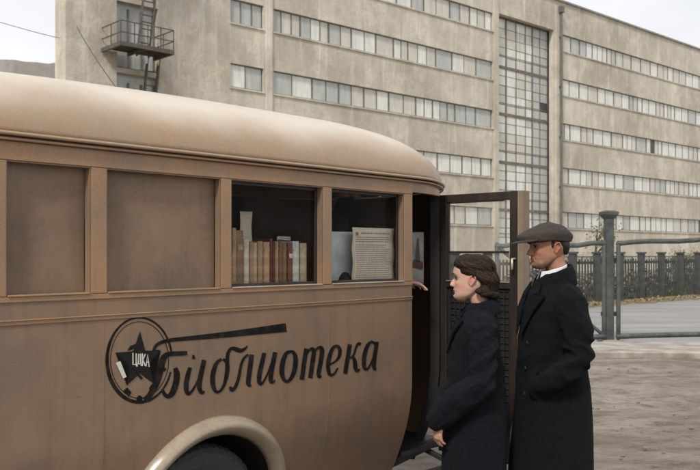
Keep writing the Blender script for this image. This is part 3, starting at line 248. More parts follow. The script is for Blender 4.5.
def box(bm, x0, x1, y0, y1, z0, z1, mi=0):
    v = [bm.verts.new(p) for p in ((x0,y0,z0),(x1,y0,z0),(x1,y1,z0),(x0,y1,z0),(x0,y0,z1),(x1,y0,z1),(x1,y1,z1),(x0,y1,z1))]
    for f in ((0,3,2,1),(4,5,6,7),(0,1,5,4),(1,2,6,5),(2,3,7,6),(3,0,4,7)):
        fc = bm.faces.new([v[i] for i in f]); fc.material_index = mi
    return v
def boxes(*a):
    bm = bmesh.new()
    for b in a: box(bm, *b)
    return bm
def bar(bm, a, b, w, h=None, up=(0,0,1), mi=0):
    a = Vector(a); b = Vector(b); d = (b-a).normalized(); h = h or w
    u = Vector(up); s = d.cross(u)
    if s.length < 1e-4: s = d.cross(Vector((1,0,0)))
    s.normalize(); t = s.cross(d)
    q = []
    for p in (a, b):
        for i, j in ((-1,-1),(1,-1),(1,1),(-1,1)): q.append(bm.verts.new(p + s*(i*w/2) + t*(j*h/2)))
    for f in ((0,3,2,1),(4,5,6,7),(0,1,5,4),(1,2,6,5),(2,3,7,6),(3,0,4,7)):
        fc = bm.faces.new([q[i] for i in f]); fc.material_index = mi
def tube(bm, pts, rad, seg=12, mi=0, squash=None, caps=True):
    """tapered tube through pts; rounded ends"""
    pts = [Vector(p) for p in pts]; n = len(pts)
    if not isinstance(rad, (list, tuple)): rad = [rad]*n
    P = []; Q = []
    if caps:
        d0 = (pts[0]-pts[1]).normalized(); d1 = (pts[-1]-pts[-2]).normalized()
        for k in (.95, .7): P.append(pts[0]+d0*rad[0]*k); Q.append(rad[0]*math.sqrt(max(.02, 1-k*k)))
    P += pts; Q += rad
    if caps:
        for k in (.7, .95): P.append(pts[-1]+d1*rad[-1]*k); Q.append(rad[-1]*math.sqrt(max(.02, 1-k*k)))
    rings = []; ref = None
    for i, p in enumerate(P):
        d = (P[min(i+1, len(P)-1)]-P[max(i-1, 0)]).normalized()
        if ref is None: ref = d.cross(Vector((0,0,1))) if abs(d.z) < .9 else d.cross(Vector((1,0,0)))
        s = (ref - d*ref.dot(d)).normalized(); ref = s; t = d.cross(s)
        ring = []
        for k in range(seg):
            a = 2*math.pi*k/seg; v = s*math.cos(a)*Q[i]+t*math.sin(a)*Q[i]
            if squash: ax, f = squash; ax = Vector(ax).normalized(); v = v - ax*v.dot(ax)*(1-f)
            ring.append(bm.verts.new(p+v))
        rings.append(ring)
    for a, b in zip(rings, rings[1:]):
        for k in range(seg):
            f = bm.faces.new((a[k], a[(k+1)%seg], b[(k+1)%seg], b[k])); f.material_index = mi
    for r_, rev in ((rings[0], 1), (rings[-1], 0)):
        f = bm.faces.new(r_[::-1] if rev else r_); f.material_index = mi
def loft(bm, rings, closed=True, capa=True, capb=True, mi=0):
    V = [[bm.verts.new(p) for p in r] for r in rings]; n = len(V[0])
    for a, b in zip(V, V[1:]):
        for k in range(n if closed else n-1):
            f = bm.faces.new((a[k], a[(k+1)%n], b[(k+1)%n], b[k])); f.material_index = mi
    if capa: bm.faces.new(V[0][::-1])
    if capb: bm.faces.new(V[-1])
    return V
def ball(bm, c, r, s=(1,1,1), seg=16, mi=0, rot=None):
    mt = Matrix.Translation(c)
    if rot: mt = mt @ rot
    mt = mt @ Matrix.Diagonal((r*s[0], r*s[1], r*s[2], 1))
    q = bmesh.ops.create_uvsphere(bm, u_segments=seg, v_segments=seg//2+1, radius=1, matrix=mt)
    for v in q['verts']:
        for f in v.link_faces: f.material_index = mi
def remesh(bm, vox, smooth=2, fac=.5):
    me = bpy.data.meshes.new('r'); bmesh.ops.recalc_face_normals(bm, faces=bm.faces); bm.to_mesh(me); bm.free()
    o = bpy.data.objects.new('tmp', me); COL.objects.link(o)
    md = o.modifiers.new('r', 'REMESH'); md.mode = 'VOXEL'; md.voxel_size = vox; md.use_smooth_shade = True
    if smooth: s = o.modifiers.new('s', 'SMOOTH'); s.iterations = smooth; s.factor = fac
    return bake(o)
def boolean(me, cutters):
    o = bpy.data.objects.new('tmp', me); COL.objects.link(o); cs = []
    for bm in cutters:
        bmesh.ops.recalc_face_normals(bm, faces=bm.faces)
        c = bpy.data.meshes.new('c'); bm.to_mesh(c); bm.free(); co = bpy.data.objects.new('cut', c); COL.objects.link(co); cs.append(co)
        md = o.modifiers.new('b', 'BOOLEAN'); md.operation = 'DIFFERENCE'; md.solver = 'EXACT'; md.object = co
    out = bake(o)
    for c in cs: bpy.data.objects.remove(c)
    return out
def smoothstep(a, b, x):
    t = max(0, min(1, (x-a)/(b-a))); return t*t*(3-2*t)
def interp(tab, z):
    """tab: rows (z, v1, v2...) sorted by z ascending; smooth interpolation"""
    if z <= tab[0][0]: return tab[0][1:]
    for i, (a, b) in enumerate(zip(tab, tab[1:])):
        if z <= b[0]:
            p = tab[max(i-1, 0)]; q = tab[min(i+2, len(tab)-1)]; t = (z-a[0])/(b[0]-a[0]); o = []
            for j in range(1, len(a)):
                ma = (b[j]-p[j])/(b[0]-p[0]) if b[0] != p[0] else 0
                mb = (q[j]-a[j])/(q[0]-a[0]) if q[0] != a[0] else 0
                h = b[0]-a[0]
                o.append((2*t**3-3*t**2+1)*a[j]+(t**3-2*t**2+t)*h*ma+(-2*t**3+3*t**2)*b[j]+(t**3-t**2)*h*mb)
            return tuple(o)
    return tab[-1][1:]

# ================================================================== LIBRARY BUS
# local frame: +x along the bus towards its rear door, +y into the bus, z up
BUSL = (.375, 5.143, 0); BUSR = math.atan2(.744, .668)
bus = empty('library_bus', 'old brown library bus with Библиотека lettering, open side door and rounded roof', 'bus', BUSL, BUSR)
HW, X0, XE, XF, GZ = .95, -.02, .85, -4.15, 2.11
def tuck(z): return .165*(max(0, .86-z)/.56)**1.75
def plan(th):                                   # th: 90 near side .. 0 rear .. -90 far side
    c, s = math.cos(R(th)), math.sin(R(th)); p = 2/2.2
    return X0+(XE-X0)*abs(c)**p, HW-HW*math.copysign(abs(s)**p, s)
WIN = [(-3.36,-2.66), (-2.53,-2.178), (-2.093,-1.488), (-1.414,-.788), (-.709,-.088)]
WZ0, WZ1, WHEELX, WHEELZ = 1.488, 2.006, -1.5, .36
# near side wall, with window and wheel openings
def side_wall(mirror=False):
    bm = bmesh.new(); zs = [.30+.02*i for i in range(30)] + [.9, 1.2, 1.45, 2.0, 2.105]
    prof = [(tuck(z), z) for z in zs] + [(tuck(z)+.035, z) for z in zs[::-1]]
    xs = [XF, -3.0, -2.0, -1.0, 0]
    rings = [[(x, (2*HW-y if mirror else y), z) for y, z in prof] for x in xs]
    loft(bm, rings); bmesh.ops.recalc_face_normals(bm, faces=bm.faces)
    me = bpy.data.meshes.new('w'); bm.to_mesh(me); bm.free(); cut = []
    a, b = (1.7, 2.1) if mirror else (-.2, .3)
    if not mirror:
        for x0, x1 in WIN: cut.append(boxes((x0, x1, a, b, WZ0, WZ1)))
    c = bmesh.new(); bmesh.ops.create_cone(c, cap_ends=True, segments=72, radius1=.455, radius2=.455, depth=.6,
        matrix=Matrix.Translation((WHEELX, (a+b)/2, WHEELZ)) @ Matrix.Rotation(R(90), 4, 'X')); cut.append(c)
    return boolean(me, cut)
me = side_wall()
o = bpy.data.objects.new('t', me); COL.objects.link(o); md = o.modifiers.new('b', 'BEVEL'); md.width = .006; md.segments = 2; md.limit_method = 'ANGLE'; md.angle_limit = R(50)
wall_near = link('side_wall', bake(o), 'paint', bus)
link('side_wall', side_wall(True), 'paint', bus)
# rails & mouldings on the near side
bm = bmesh.new()
box(bm, XF, 0, -.005, -.001, 1.374, 1.390); bar(bm, (XF, -.006, 1.392), (0, -.006, 1.392), .007, .006)
box(bm, XF, -.0, -.005, -.001, 1.462, 1.484)
obj('belt_moulding', bm, 'rail', bus, bevel=.002)
for x in (-2.115, -.73, -3.2):
    bm = bmesh.new(); prev = None
    zs = [.32+.04*i for i in range(27)]
    for z0, z1 in zip(zs, zs[1:]): bar(bm, (x, tuck(z0)-.0004, z0), (x, tuck(z1)-.0004, z1), .012, .0018, up=(0,1,0))
    obj('seam_strip', bm, 'paint', bus)
bm = bmesh.new()                                        # painted header + posts a few mm proud, as one frame
box(bm, XF, 0, -.006, -.001, 2.012, 2.085)
for (a, b), (c, d) in zip(WIN, WIN[1:]): box(bm, b+.006, c-.006, -.006, -.001, 1.486, 2.010)
box(bm, WIN[-1][1]+.006, -.003, -.006, -.001, 1.486, 2.010)
obj('window_posts', bm, 'rail', bus, bevel=.002)
# windows
for i, (x0, x1) in enumerate(WIN):
    blank = i < 3
    bm = bmesh.new(); t = .016
    y0, y1 = (.034, .050) if not blank else (.052, .066)
    box(bm, x0-.01, x1+.01, y0, y1, WZ0-.012, WZ0+t); box(bm, x0-.01, x1+.01, y0, y1, WZ1-t, WZ1+.012)
    box(bm, x0-.01, x0+t, y0+.001, y1, WZ0+t, WZ1-t); box(bm, x1-t, x1+.01, y0+.001, y1, WZ0+t, WZ1-t)
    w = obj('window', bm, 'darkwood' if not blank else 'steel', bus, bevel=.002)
    bm = bmesh.new(); box(bm, x0, x1, -.010, .03, WZ0-.005, WZ0+.003); obj('sill', bm, 'chrome' if not blank else 'rail', w, bevel=.003)
    bm = bmesh.new()
    if blank:
        nx, nz = 14, 12; gv = [[bm.verts.new((x0-.005+(x1-x0+.01)*a/nx, .046+.004*math.sin(a*.5+i)*math.sin(b*.4), WZ0-.005+(WZ1-WZ0+.01)*b/nz)) for a in range(nx+1)] for b in range(nz+1)]
        for a in range(nx):
            for b in range(nz): bm.faces.new((gv[b][a], gv[b][a+1], gv[b+1][a+1], gv[b+1][a]))
        tag(obj('blanking_panel', bm, 'blank', w, smooth=True), 'brown board filling the window opening')
    else:
        bm.faces.new([bm.verts.new(p) for p in ((x0, .041, WZ0), (x1, .041, WZ0), (x1, .041, WZ1), (x0, .041, WZ1))]); obj('pane', bm, 'glass', w)
# roof shell
def roof_pt(tx, ph, off=0.0):
    """tx in [0,1] front..rear, ph 0 near gutter .. pi far gutter"""
    if tx < .62:
        x = XF-.12 + (X0-(XF-.12))*(tx/.62); wf = 1.0
        f = smoothstep(0, .16, tx); wf = .80+.20*math.sqrt(1-(1-min(1, tx/.13))**2)
    else:
        a = (tx-.62)/.38*math.pi/2
        x = X0+(XE-X0)*math.sin(a)**(2/2.2); wf = max(.004, math.cos(a))**(2/2.2)
    hh = .412
    hh *= 1-.07*((x+1.0)/1.3)**2 if x < -1 else 1
    if x < -3.1: hh *= max(.25, math.sqrt(max(0, 1-((-3.1-x)/1.28)**2)))
    if x > -.35: hh *= math.sqrt(max(.0004, 1-min(1, (x+.35)/(XE+.35))**2))
    gz = GZ - .03*smoothstep(.1, .9, x)
    c, s = math.cos(ph), math.sin(ph)
    cs = math.copysign(abs(c)**.93, c); sn = abs(s)**.93
    return Vector((x, HW-(HW*wf+.018+off)*cs, gz+(hh+off)*sn))
bm = bmesh.new(); NX, NP = 110, 48
txs = [i/70*.62 for i in range(70)] + [.62+.38*(i/40) for i in range(41)]
rings = [[roof_pt(tx, math.pi*j/NP) for j in range(NP+1)] for tx in txs]
loft(bm, rings, closed=False, capa=False, capb=False)
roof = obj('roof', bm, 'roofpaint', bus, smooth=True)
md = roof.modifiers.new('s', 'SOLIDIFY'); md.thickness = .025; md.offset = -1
# drip rails that follow the plan round the rear
def follow(off, z, th0=90, th1=-90, n=60, front=True, zd=.03):
    P = []
    if front: P += [Vector((XF, -off, z)), Vector((-2.5, -off, z)), Vector((-1.0, -off, z))]
    for i in range(n+1):
        th = th0+(th1-th0)*i/n; x, y = plan(th)
        nx_, ny_ = x-X0-.0, y-HW; l = math.hypot(nx_, ny_) or 1
        x += off*nx_/l*(1 if abs(th) < 89 else 0); y += off*ny_/l
        P.append(Vector((x, y, z-zd*smoothstep(.1, .9, x))))
    if front: P += [Vector((-1.0, 2*HW+off, z)), Vector((XF, 2*HW+off, z))]
    return P
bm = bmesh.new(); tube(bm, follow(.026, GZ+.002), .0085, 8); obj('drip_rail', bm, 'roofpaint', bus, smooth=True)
bm = bmesh.new(); tube(bm, follow(.020, GZ-.019), .006, 8); obj('drip_rail', bm, 'rail', bus, smooth=True)
# rear body: header above the door bay and the curved rear wall
def curved(th0, th1, z0, z1, th=.035, n=24, zs=None, zd=0):
    zs = zs or [z0, z1]; bm = bmesh.new(); rings = []
    for i in range(n+1):
        a = th0+(th1-th0)*i/n; x, y = plan(a)
        lx, ly = x-X0, y-HW; l = math.hypot(lx, ly) or 1
        ux, uy = (lx/l, ly/l) if abs(a) < 89 else (0, math.copysign(1, ly))
        def pt(z, e): return (x-ux*(tuck(z)+e), y-uy*(tuck(z)+e), z-(zd*smoothstep(.1,.9,x) if z > 2.05 else 0))
        rings.append([pt(z, 0) for z in zs]+[pt(z, th) for z in zs[::-1]])
    loft(bm, rings); return bm
TD = 59
obj('door_header', curved(89.9, TD, 2.025, 2.10, zd=.03), 'rail', bus, smooth=False)
zs = [.30+.05*i for i in range(12)]+[1.4, 2.02, 2.10]
obj('rear_wall', curved(TD-2, -89.9, .3, 2.1, n=40, zs=zs, zd=.03), 'paint', bus, smooth=False)
obj('door_post', curved(TD+1.5, TD-1.9, .3, 2.022, n=3, zs=[.3, .5, .7, .9, 2.022], th=.06), 'darkint', bus)
# front, bonnet and front wheels (outside the picture)
bm = bmesh.new(); box(bm, XF, XF+.04, .04, 2*HW-.04, .42, 2.10); obj('front_wall', bm, 'paint', bus, bevel=.01)
bm = bmesh.new(); rings = []
for x, w, h in ((XF-.005, .52, .78), (XF-.5, .42, .72), (XF-1.0, .33, .66)):
    rings.append([(x, HW+w*math.copysign(abs(math.cos(a))**.6, math.cos(a)), .55+h*math.sin(a)**.6) for a in [math.pi*k/16 for k in range(17)]])
loft(bm, rings); obj('bonnet', bm, 'paint', bus)
# floor, inner lining
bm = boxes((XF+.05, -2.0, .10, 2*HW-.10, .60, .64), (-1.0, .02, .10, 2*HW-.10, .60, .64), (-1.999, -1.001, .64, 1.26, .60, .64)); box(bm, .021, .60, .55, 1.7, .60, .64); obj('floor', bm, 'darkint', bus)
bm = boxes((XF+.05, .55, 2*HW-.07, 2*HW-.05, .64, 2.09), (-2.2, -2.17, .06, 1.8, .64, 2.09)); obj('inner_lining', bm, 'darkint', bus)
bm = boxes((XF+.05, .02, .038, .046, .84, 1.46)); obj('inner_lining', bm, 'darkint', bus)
bm = bmesh.new(); box(bm, .03, .55, .10, .50, .40, .43); box(bm, .03, .55, .50, .53, .43, .60); obj('entrance_step', bm, 'steel', bus)
bm = bmesh.new(); box(bm, -1.42, -.72, .048, .30, WZ0-.03, WZ0-.012); obj('window_shelf', bm, 'darkwood', bus)
bm = bmesh.new()
for k in range(3): box(bm, -2.1, -.1, 1.55, 1.82, .95+.4*k, .97+.4*k)
for x in (-2.12, -1.45, -.78, -.1): box(bm, x-.012, x+.012, 1.56, 1.82, .65, 2.05)
obj('book_shelf', bm, 'darkint', bus)
bm = bmesh.new(); tube(bm, [(-.25, 1.50, 1.895), (-.25, 1.42, 1.895)], [.07, .085], 24); obj('interior_lamp', bm, 'steel', bus, smooth=True)
# chassis and folding step under the door
bm = boxes((XF, .6, .68, .76, .46, .58), (XF, .6, 1.20, 1.28, .46, .58)); obj('chassis_rail', bm, 'steel', bus)
bm = bmesh.new()
bar(bm, (-.12, .24, .30), (.66, .05, .50), .035, .05); bar(bm, (.02, .16, .22), (.80, -.14, .34), .035, .05)
bar(bm, (.35, -.10, .31), (.35, .30, .42), .03); bar(bm, (-.05, .25, .32), (-.05, .36, .50), .03)
obj('folding_step', bm, 'steel', bus, bevel=.004)
# fender: flared half-round arch
def arch(r0, r1, prot, mi='fender'):
    bm = bmesh.new(); rings = []
    for i in range(61):
        a = R(-14+208*i/60); ring = []
        for j in range(13):
            b = math.pi*j/12; rr = r1-(r1-r0)*(j/12)
            x = WHEELX-math.cos(a)*rr; z = WHEELZ+math.sin(a)*rr
            ring.append((x, tuck(max(.3, z))-prot*math.sin(b)**.8+.004, z))
        rings.append(ring)
    loft(bm, rings, closed=False, capa=False, capb=False); return bm
f = obj('fender', arch(.425, .523, .062), 'fender', bus, smooth=True); md = f.modifiers.new('s', 'SOLIDIFY'); md.thickness = .006; md.offset = -1
bm = bmesh.new(); rings = []
for i in range(41):                                      # wheel well
    a = R(180*i/40); rings.append([(WHEELX-math.cos(a)*.448, y, WHEELZ+math.sin(a)*.448) for y in (.045, .62)])
loft(bm, rings, closed=False, capa=False, capb=False); obj('wheel_well', bm, 'darkint', bus, smooth=True)
def wheel(cx, cy, s=1):
    bm = bmesh.new(); prof = [(.215,-.05),(.225,-.075),(.27,-.095),(.325,-.098),(.352,-.085),(.364,-.06),(.368,0),(.364,.06),(.352,.085),(.325,.098),(.27,.095),(.225,.075),(.215,.05)]
    n = 96; rings = []
    for i in range(n):
        a = 2*math.pi*i/n; g = .006 if i % 2 else 0
        rings.append([(cx+math.cos(a)*(r-(g if r > .35 else 0)), cy+y, WHEELZ+math.sin(a)*(r-(g if r > .35 else 0))) for r, y in prof])
    V = [[bm.verts.new(p) for p in r] for r in rings]
    for i in range(n):
        a, b = V[i], V[(i+1)%n]
        for k in range(len(prof)-1): bm.faces.new((a[k], a[k+1], b[k+1], b[k]))
    w = obj('wheel', bm, 'rubber', bus, smooth=False)
    bm = bmesh.new(); rings = []
    for r, y in ((.218,-.07),(.205,-.06),(.19,-.02),(.14,-.005),(.12,-.03),(.07,-.06),(.05,-.10),(.005,-.11)):
        rings.append([(cx+math.cos(2*math.pi*k/48)*r, cy+y*s, WHEELZ+math.sin(2*math.pi*k/48)*r) for k in range(48)])
    loft(bm, rings, capa=False); obj('rim', bm, 'fender', w, smooth=True)
wheel(WHEELX, .20); wheel(WHEELX, 1.70, -1); wheel(XF-.75, .20); wheel(XF-.75, 1.70, -1)
for y0 in (.08, 1.58):
    bm = bmesh.new(); rings = []
    for i in range(31):
        a = R(5+150*i/30); rings.append([(XF-.75-math.cos(a)*.43, y, WHEELZ+math.sin(a)*.43) for y in (y0, y0+.24)])
    loft(bm, rings, closed=False, capa=False, capb=False); f = obj('front_fender', bm, 'fender', bus, smooth=True); md = f.modifiers.new('s', 'SOLIDIFY'); md.thickness = .012
# painted writing and emblem
def paint_ribbons(name, ribs, m, parent, y0=-.0015, step=.00004):
    bm = bmesh.new()
    for k, (L_, R_) in enumerate(ribs):
        y = y0-step*k
        V = [(bm.verts.new((a[0], y, a[1])), bm.verts.new((b[0], y, b[1]))) for a, b in zip(L_, R_)]
        for p, q in zip(V, V[1:]): bm.faces.new((p[0], p[1], q[1], q[0]))
    return obj(name, bm, m, parent)
def paint_polys(name, polys, m, parent, y):
    bm = bmesh.new()
    for k, P in enumerate(polys): bm.faces.new([bm.verts.new((a, y-.0001*k, b)) for a, b in P])
    bmesh.ops.triangulate(bm, faces=bm.faces)
    return obj(name, bm, m, parent)
tag(paint_ribbons('painted_lettering', LETTERS, 'signblack', bus, -.0021), 'black hand painted word Библиотека with a long bar over it')
emb = tag(paint_ribbons('painted_emblem', [EMBLEM['ring'], EMBLEM['ring2']], 'signblack', bus, -.0015), 'black ring with a star inside, left of the lettering')
paint_polys('star', [EMBLEM['star']], 'signgreen', emb, -.0024)
for q in EMBLEM['blobs']: paint_polys('ring_segment', [q], 'signblack', emb, -.0020)
paint_ribbons('hammer_handle', [EMBLEM['hammer']], 'signblack', emb, -.0027)
paint_polys('white_page', [EMBLEM['page']], 'signwhite', emb, -.0029)
tag(paint_ribbons('star_lettering', EMBLEM['text'], 'signwhite', emb, -.0031), 'white letters ЦДКА across the star')
# open door leaf: hinge at the far end of the bay, standing square to the body
hx, hy = plan(TD); DL = .588
door = bpy.data.objects.new('door', None); COL.objects.link(door); door.parent = bus; door.location = (hx+.005, hy-.02, 0); door.rotation_euler = (0, 0, R(-90-1.5))
# door local: +x from hinge to free edge, +y = inner face away -> inner face at y=0 looks back along the bus; thickness towards +y
def dtuck(z): return tuck(z)*.98
def door_grid(x0, x1, z0, z1, y0, y1, edge=False, n=1):
    bm = bmesh.new(); zz = [z0+(z1-z0)*i/n for i in range(n+1)]
    rings = [[(x0, y0, z), (x1-(dtuck(z) if edge else 0), y0, z), (x1-(dtuck(z) if edge else 0), y1, z), (x0, y1, z)] for z in zz]
    loft(bm, rings); return bm
T = .045
bm = door_grid(-.035, .030, .36, 2.035, 0, T)
o = obj('hinge_stile', bm, 'darkwood', door, bevel=.003)
obj('free_stile', door_grid(DL-.075, DL-.022, .36, 2.035, 0, T, True, 24), 'darkwood', door)
bm = door_grid(.031, DL-.076, 1.985, 2.035, .001, T-.001); obj('top_rail', bm, 'darkwood', door, bevel=.003)
bm = door_grid(.031, DL-.076, 1.435, 1.475, .001, T-.001); obj('middle_rail', bm, 'darkwood', door, bevel=.003)
bm = boxes((.031, DL-.076, -.004, .0, 1.474, 1.480)); obj('glazing_bead', bm, 'chrome', door)
bm = bmesh.new(); bm.faces.new([bm.verts.new(p) for p in ((.03, .022, 1.47), (DL-.076, .022, 1.47), (DL-.076, .022, 1.99), (.03, .022, 1.99))]); obj('pane', bm, 'doorglass', door)
bm = boxes((.035, .045, .008, .02, 1.475, 1.985), (.046, DL-.09, .010, .019, 1.655, 1.668)); obj('sash_bar', bm, 'darkwood', door)
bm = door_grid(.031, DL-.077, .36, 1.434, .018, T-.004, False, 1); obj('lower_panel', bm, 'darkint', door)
# outer skin folded round the free edge
bm = bmesh.new(); zz = [.36+(2.035-.36)*i/24 for i in range(25)]
rings = [[(DL-dtuck(z)-.021, .002, z), (DL-dtuck(z)+.014, .004, z), (DL-dtuck(z)+.014, T+.036, z), (DL-dtuck(z)-.02, T+.036, z), (DL-dtuck(z)-.02, T+.001, z), (DL-dtuck(z)-.021, T+.001, z)] for z in zz]
loft(bm, rings); tag(obj('outer_skin', bm, 'dooredge', door), 'pale painted outer edge of the open door')
bm = boxes((.0, DL-.15, T+.001, T+.02, .36, 1.44), (0, DL-.15, T+.001, T+.02, 1.98, 2.03)); obj('outer_skin', bm, 'paint', door)
bm = bmesh.new()                                        # wire mesh on the lower panel
for k in range(26):
    z = .42+k*.04; bar(bm, (.05, .012, z), (DL-.08, .012, z), .004)
for k in range(13):
    x = .06+k*.037; bar(bm, (x, .007, .40), (x, .007, 1.42), .004)
obj('wire_mesh', bm, 'steel', door)
bm = bmesh.new(); tube(bm, [(DL-.04, -.0, 1.62), (DL-.04, -.03, 1.62), (DL-.04, -.03, 1.56)], .008, 8); obj('handle', bm, 'chrome', door, smooth=True)

# ---- things in the bus windows
def bworld(x, y, z=0):
    c, s = math.cos(BUSR), math.sin(BUSR); return (BUSL[0]+c*x-s*y, BUSL[1]+s*x+c*y, z)
bl = {0: 'tall tan cloth book at the left end of the row in the window', 1: 'tall brown book second from the left end of the row',
 2: 'cream book directly right of the tall brown books', 3: 'tan book between the cream book and the sand coloured book', 4: 'sand coloured book fifth from the left in the window row',
 5: 'ochre book left of the pale orange book', 6: 'pale orange book left of the thin dark red book', 7: 'thin dark red book taller than its neighbours in the row',
 8: 'slim tan book just right of the thin dark red book', 9: 'rust brown slim book near the middle right of the row', 10: 'brown book left of the red brown book',
 11: 'red brown book left of the white book', 12: 'white book near the right end of the row', 13: 'yellow cream book at the right end of the window row'}
for i, (x0, x1, z1, c) in enumerate(BOOKS):
    zb = WZ0-.0115; t = x1-x0-.0025; d = random.uniform(.13, .16)
    bk = empty('book', bl[i], 'book', bworld((x0+x1)/2, .075+random.uniform(0, .012), zb), BUSR+R(random.uniform(-2.5, 2.5)), 'books standing in the bus window')
    h = z1-zb; bm = bmesh.new(); ct = .0028; n = 7; r_ = t/2
    out = [(-t/2, d), (-t/2, .006)] + [(-t/2*math.cos(math.pi*k/n), .006-.007*math.sin(math.pi*k/n)) for k in range(1, n)] + [(t/2, .006), (t/2, d), (t/2-ct, d), (t/2-ct, .008), (-t/2+ct, .008), (-t/2+ct, d)]
    loft(bm, [[(a, b, z) for a, b in out] for z in (0, h)])
    for zz_ in ((h*.12, h*.80, h*.88) if i % 3 == 0 else (h*.15, h*.85)):
        box(bm, -t*.42, t*.42, -.0022, .0, zz_, zz_+.004)
    if i in (1, 5, 11):                                      # title label
        box(bm, -t*.34, t*.34, -.0030, -.0008, h*.66, h*.76, 1)
    cv = obj('cover', bm, ['book_'+c, 'book_cream' if i == 11 else 'book_tan'], bk)
    bm = boxes((-t/2+ct+.0003, t/2-ct-.0003, .0085, d-.004, .003, h-.004)); obj('pages', bm, 'pages', bk)
def sheet(name, label, cat, loc, rz, w, h, m, bend=.012, tilt=0, nx=14, nz=14, group=None):
    bm = bmesh.new()
    g = [[bm.verts.new((w*a/nx-w/2, bend*math.sin(a/nx*3.1)*math.cos(b/nz*2.2)+.004*math.sin(b*.9+a*.3)+tilt*b/nz, h*b/nz)) for a in range(nx+1)] for b in range(nz+1)]
    for a in range(nx):
        for b in range(nz): bm.faces.new((g[b][a], g[b][a+1], g[b+1][a+1], g[b+1][a]))
    o = obj(name, bm, m, None, smooth=True); o.location = loc; o.rotation_euler = (0, 0, rz)
    md = o.modifiers.new('s', 'SOLIDIFY'); md.thickness = .0008
    return tag(o, label, cat, group)
def pt_sheet(w, h, bend, x, z, tilt=0): a = (x+w/2)/w; b = z/h; return bend*math.sin(a*3.1)*math.cos(b*2.2)+.004*math.sin(b*14*.9+a*14*.3)+tilt*b
nb = sheet('notice', 'large cream typed notice with lines of text in the right bus window', 'notice', bworld(-.272, .075, WZ0-.01), BUSR, .375, .325, 'paper', -.014)
bm = bmesh.new(); rr = random.Random(3)
z = .285
def inkline(x0, x1, z, hh):
    """a line of tiny typed words following the sheet"""
    x = x0
    while x < x1:
        w = rr.uniform(.008, .026); e = min(x+w, x1)
        y0, y1 = (pt_sheet(.375, .325, -.014, q, z)-.0022 for q in (x, e))
        v = [bm.verts.new(p) for p in ((x, y0, z), (e, y1, z), (e, y1, z+hh), (x, y0, z+hh))]; bm.faces.new(v); x = e+.005
inkline(-.11, .15, .290, .006); inkline(-.16, -.135, .278, .02)
z = .268
while z > .02:
    inkline(-.155+rr.uniform(0, .02)*(rr.random() < .3), rr.uniform(.10, .165), z, .0032); z -= .0125 if rr.random() > .2 else .02
obj('typed_text', bm, 'ink', nb)
sheet('paper_sheet', 'pale blue paper leaning behind the notice at the left of its window', 'paper', bworld(-.49, .13, WZ0-.02), BUSR, .27, .31, 'paperblue', .012, .004)
bm = boxes((-1.40, -.05, .05, .5, WZ0-.05, WZ0-.031)); t_ = obj('table_top', bm, 'darkwood', bus)
sheet('card', 'tall white index card standing behind the books at the left', 'card', bworld(-1.062, .30, WZ0-.02), BUSR, .085, .41, 'paper', .004)
sheet('paper_slip', 'small white slip lying flat above the row of books', 'paper', bworld(-.83, .25, 1.725), BUSR+R(8), .12, .022, 'signwhite', .003)
bm = boxes((-.90, -.76, .22, .34, WZ0-.03, 1.722)); o = obj('book_box', bm, 'darkwood', None, bevel=.003); o.location = bworld(0,0,0); o.rotation_euler = (0,0,BUSR)
tag(o, 'dark wooden box standing behind the row of books', 'box')
# picture poster on the rear wall, seen through the door bay
pw = sheet('poster', 'narrow white poster with a dark upright shape inside the bus beside the open door', 'poster', bworld(.42, .280, 1.445), BUSR-R(62), .085, .35, 'signwhite', .002)
bm = bmesh.new(); y = -.004-.002
for P in ([(-.01,.15),(.02,.15),(.012,.31),(.002,.31)], [(-.04,.13),(.04,.11),(.042,.15),(-.02,.17)]):
    bm.faces.new([bm.verts.new((a, -.012, b)) for a, b in P])
obj('drawing', bm, 'ink', pw)
bm = bmesh.new(); bm.faces.new([bm.verts.new((a, -.0135, b)) for a, b in [(-.03,.12),(.035,.105),(.038,.135),(-.02,.15)]]); obj('red_patch', bm, 'inkred', pw)
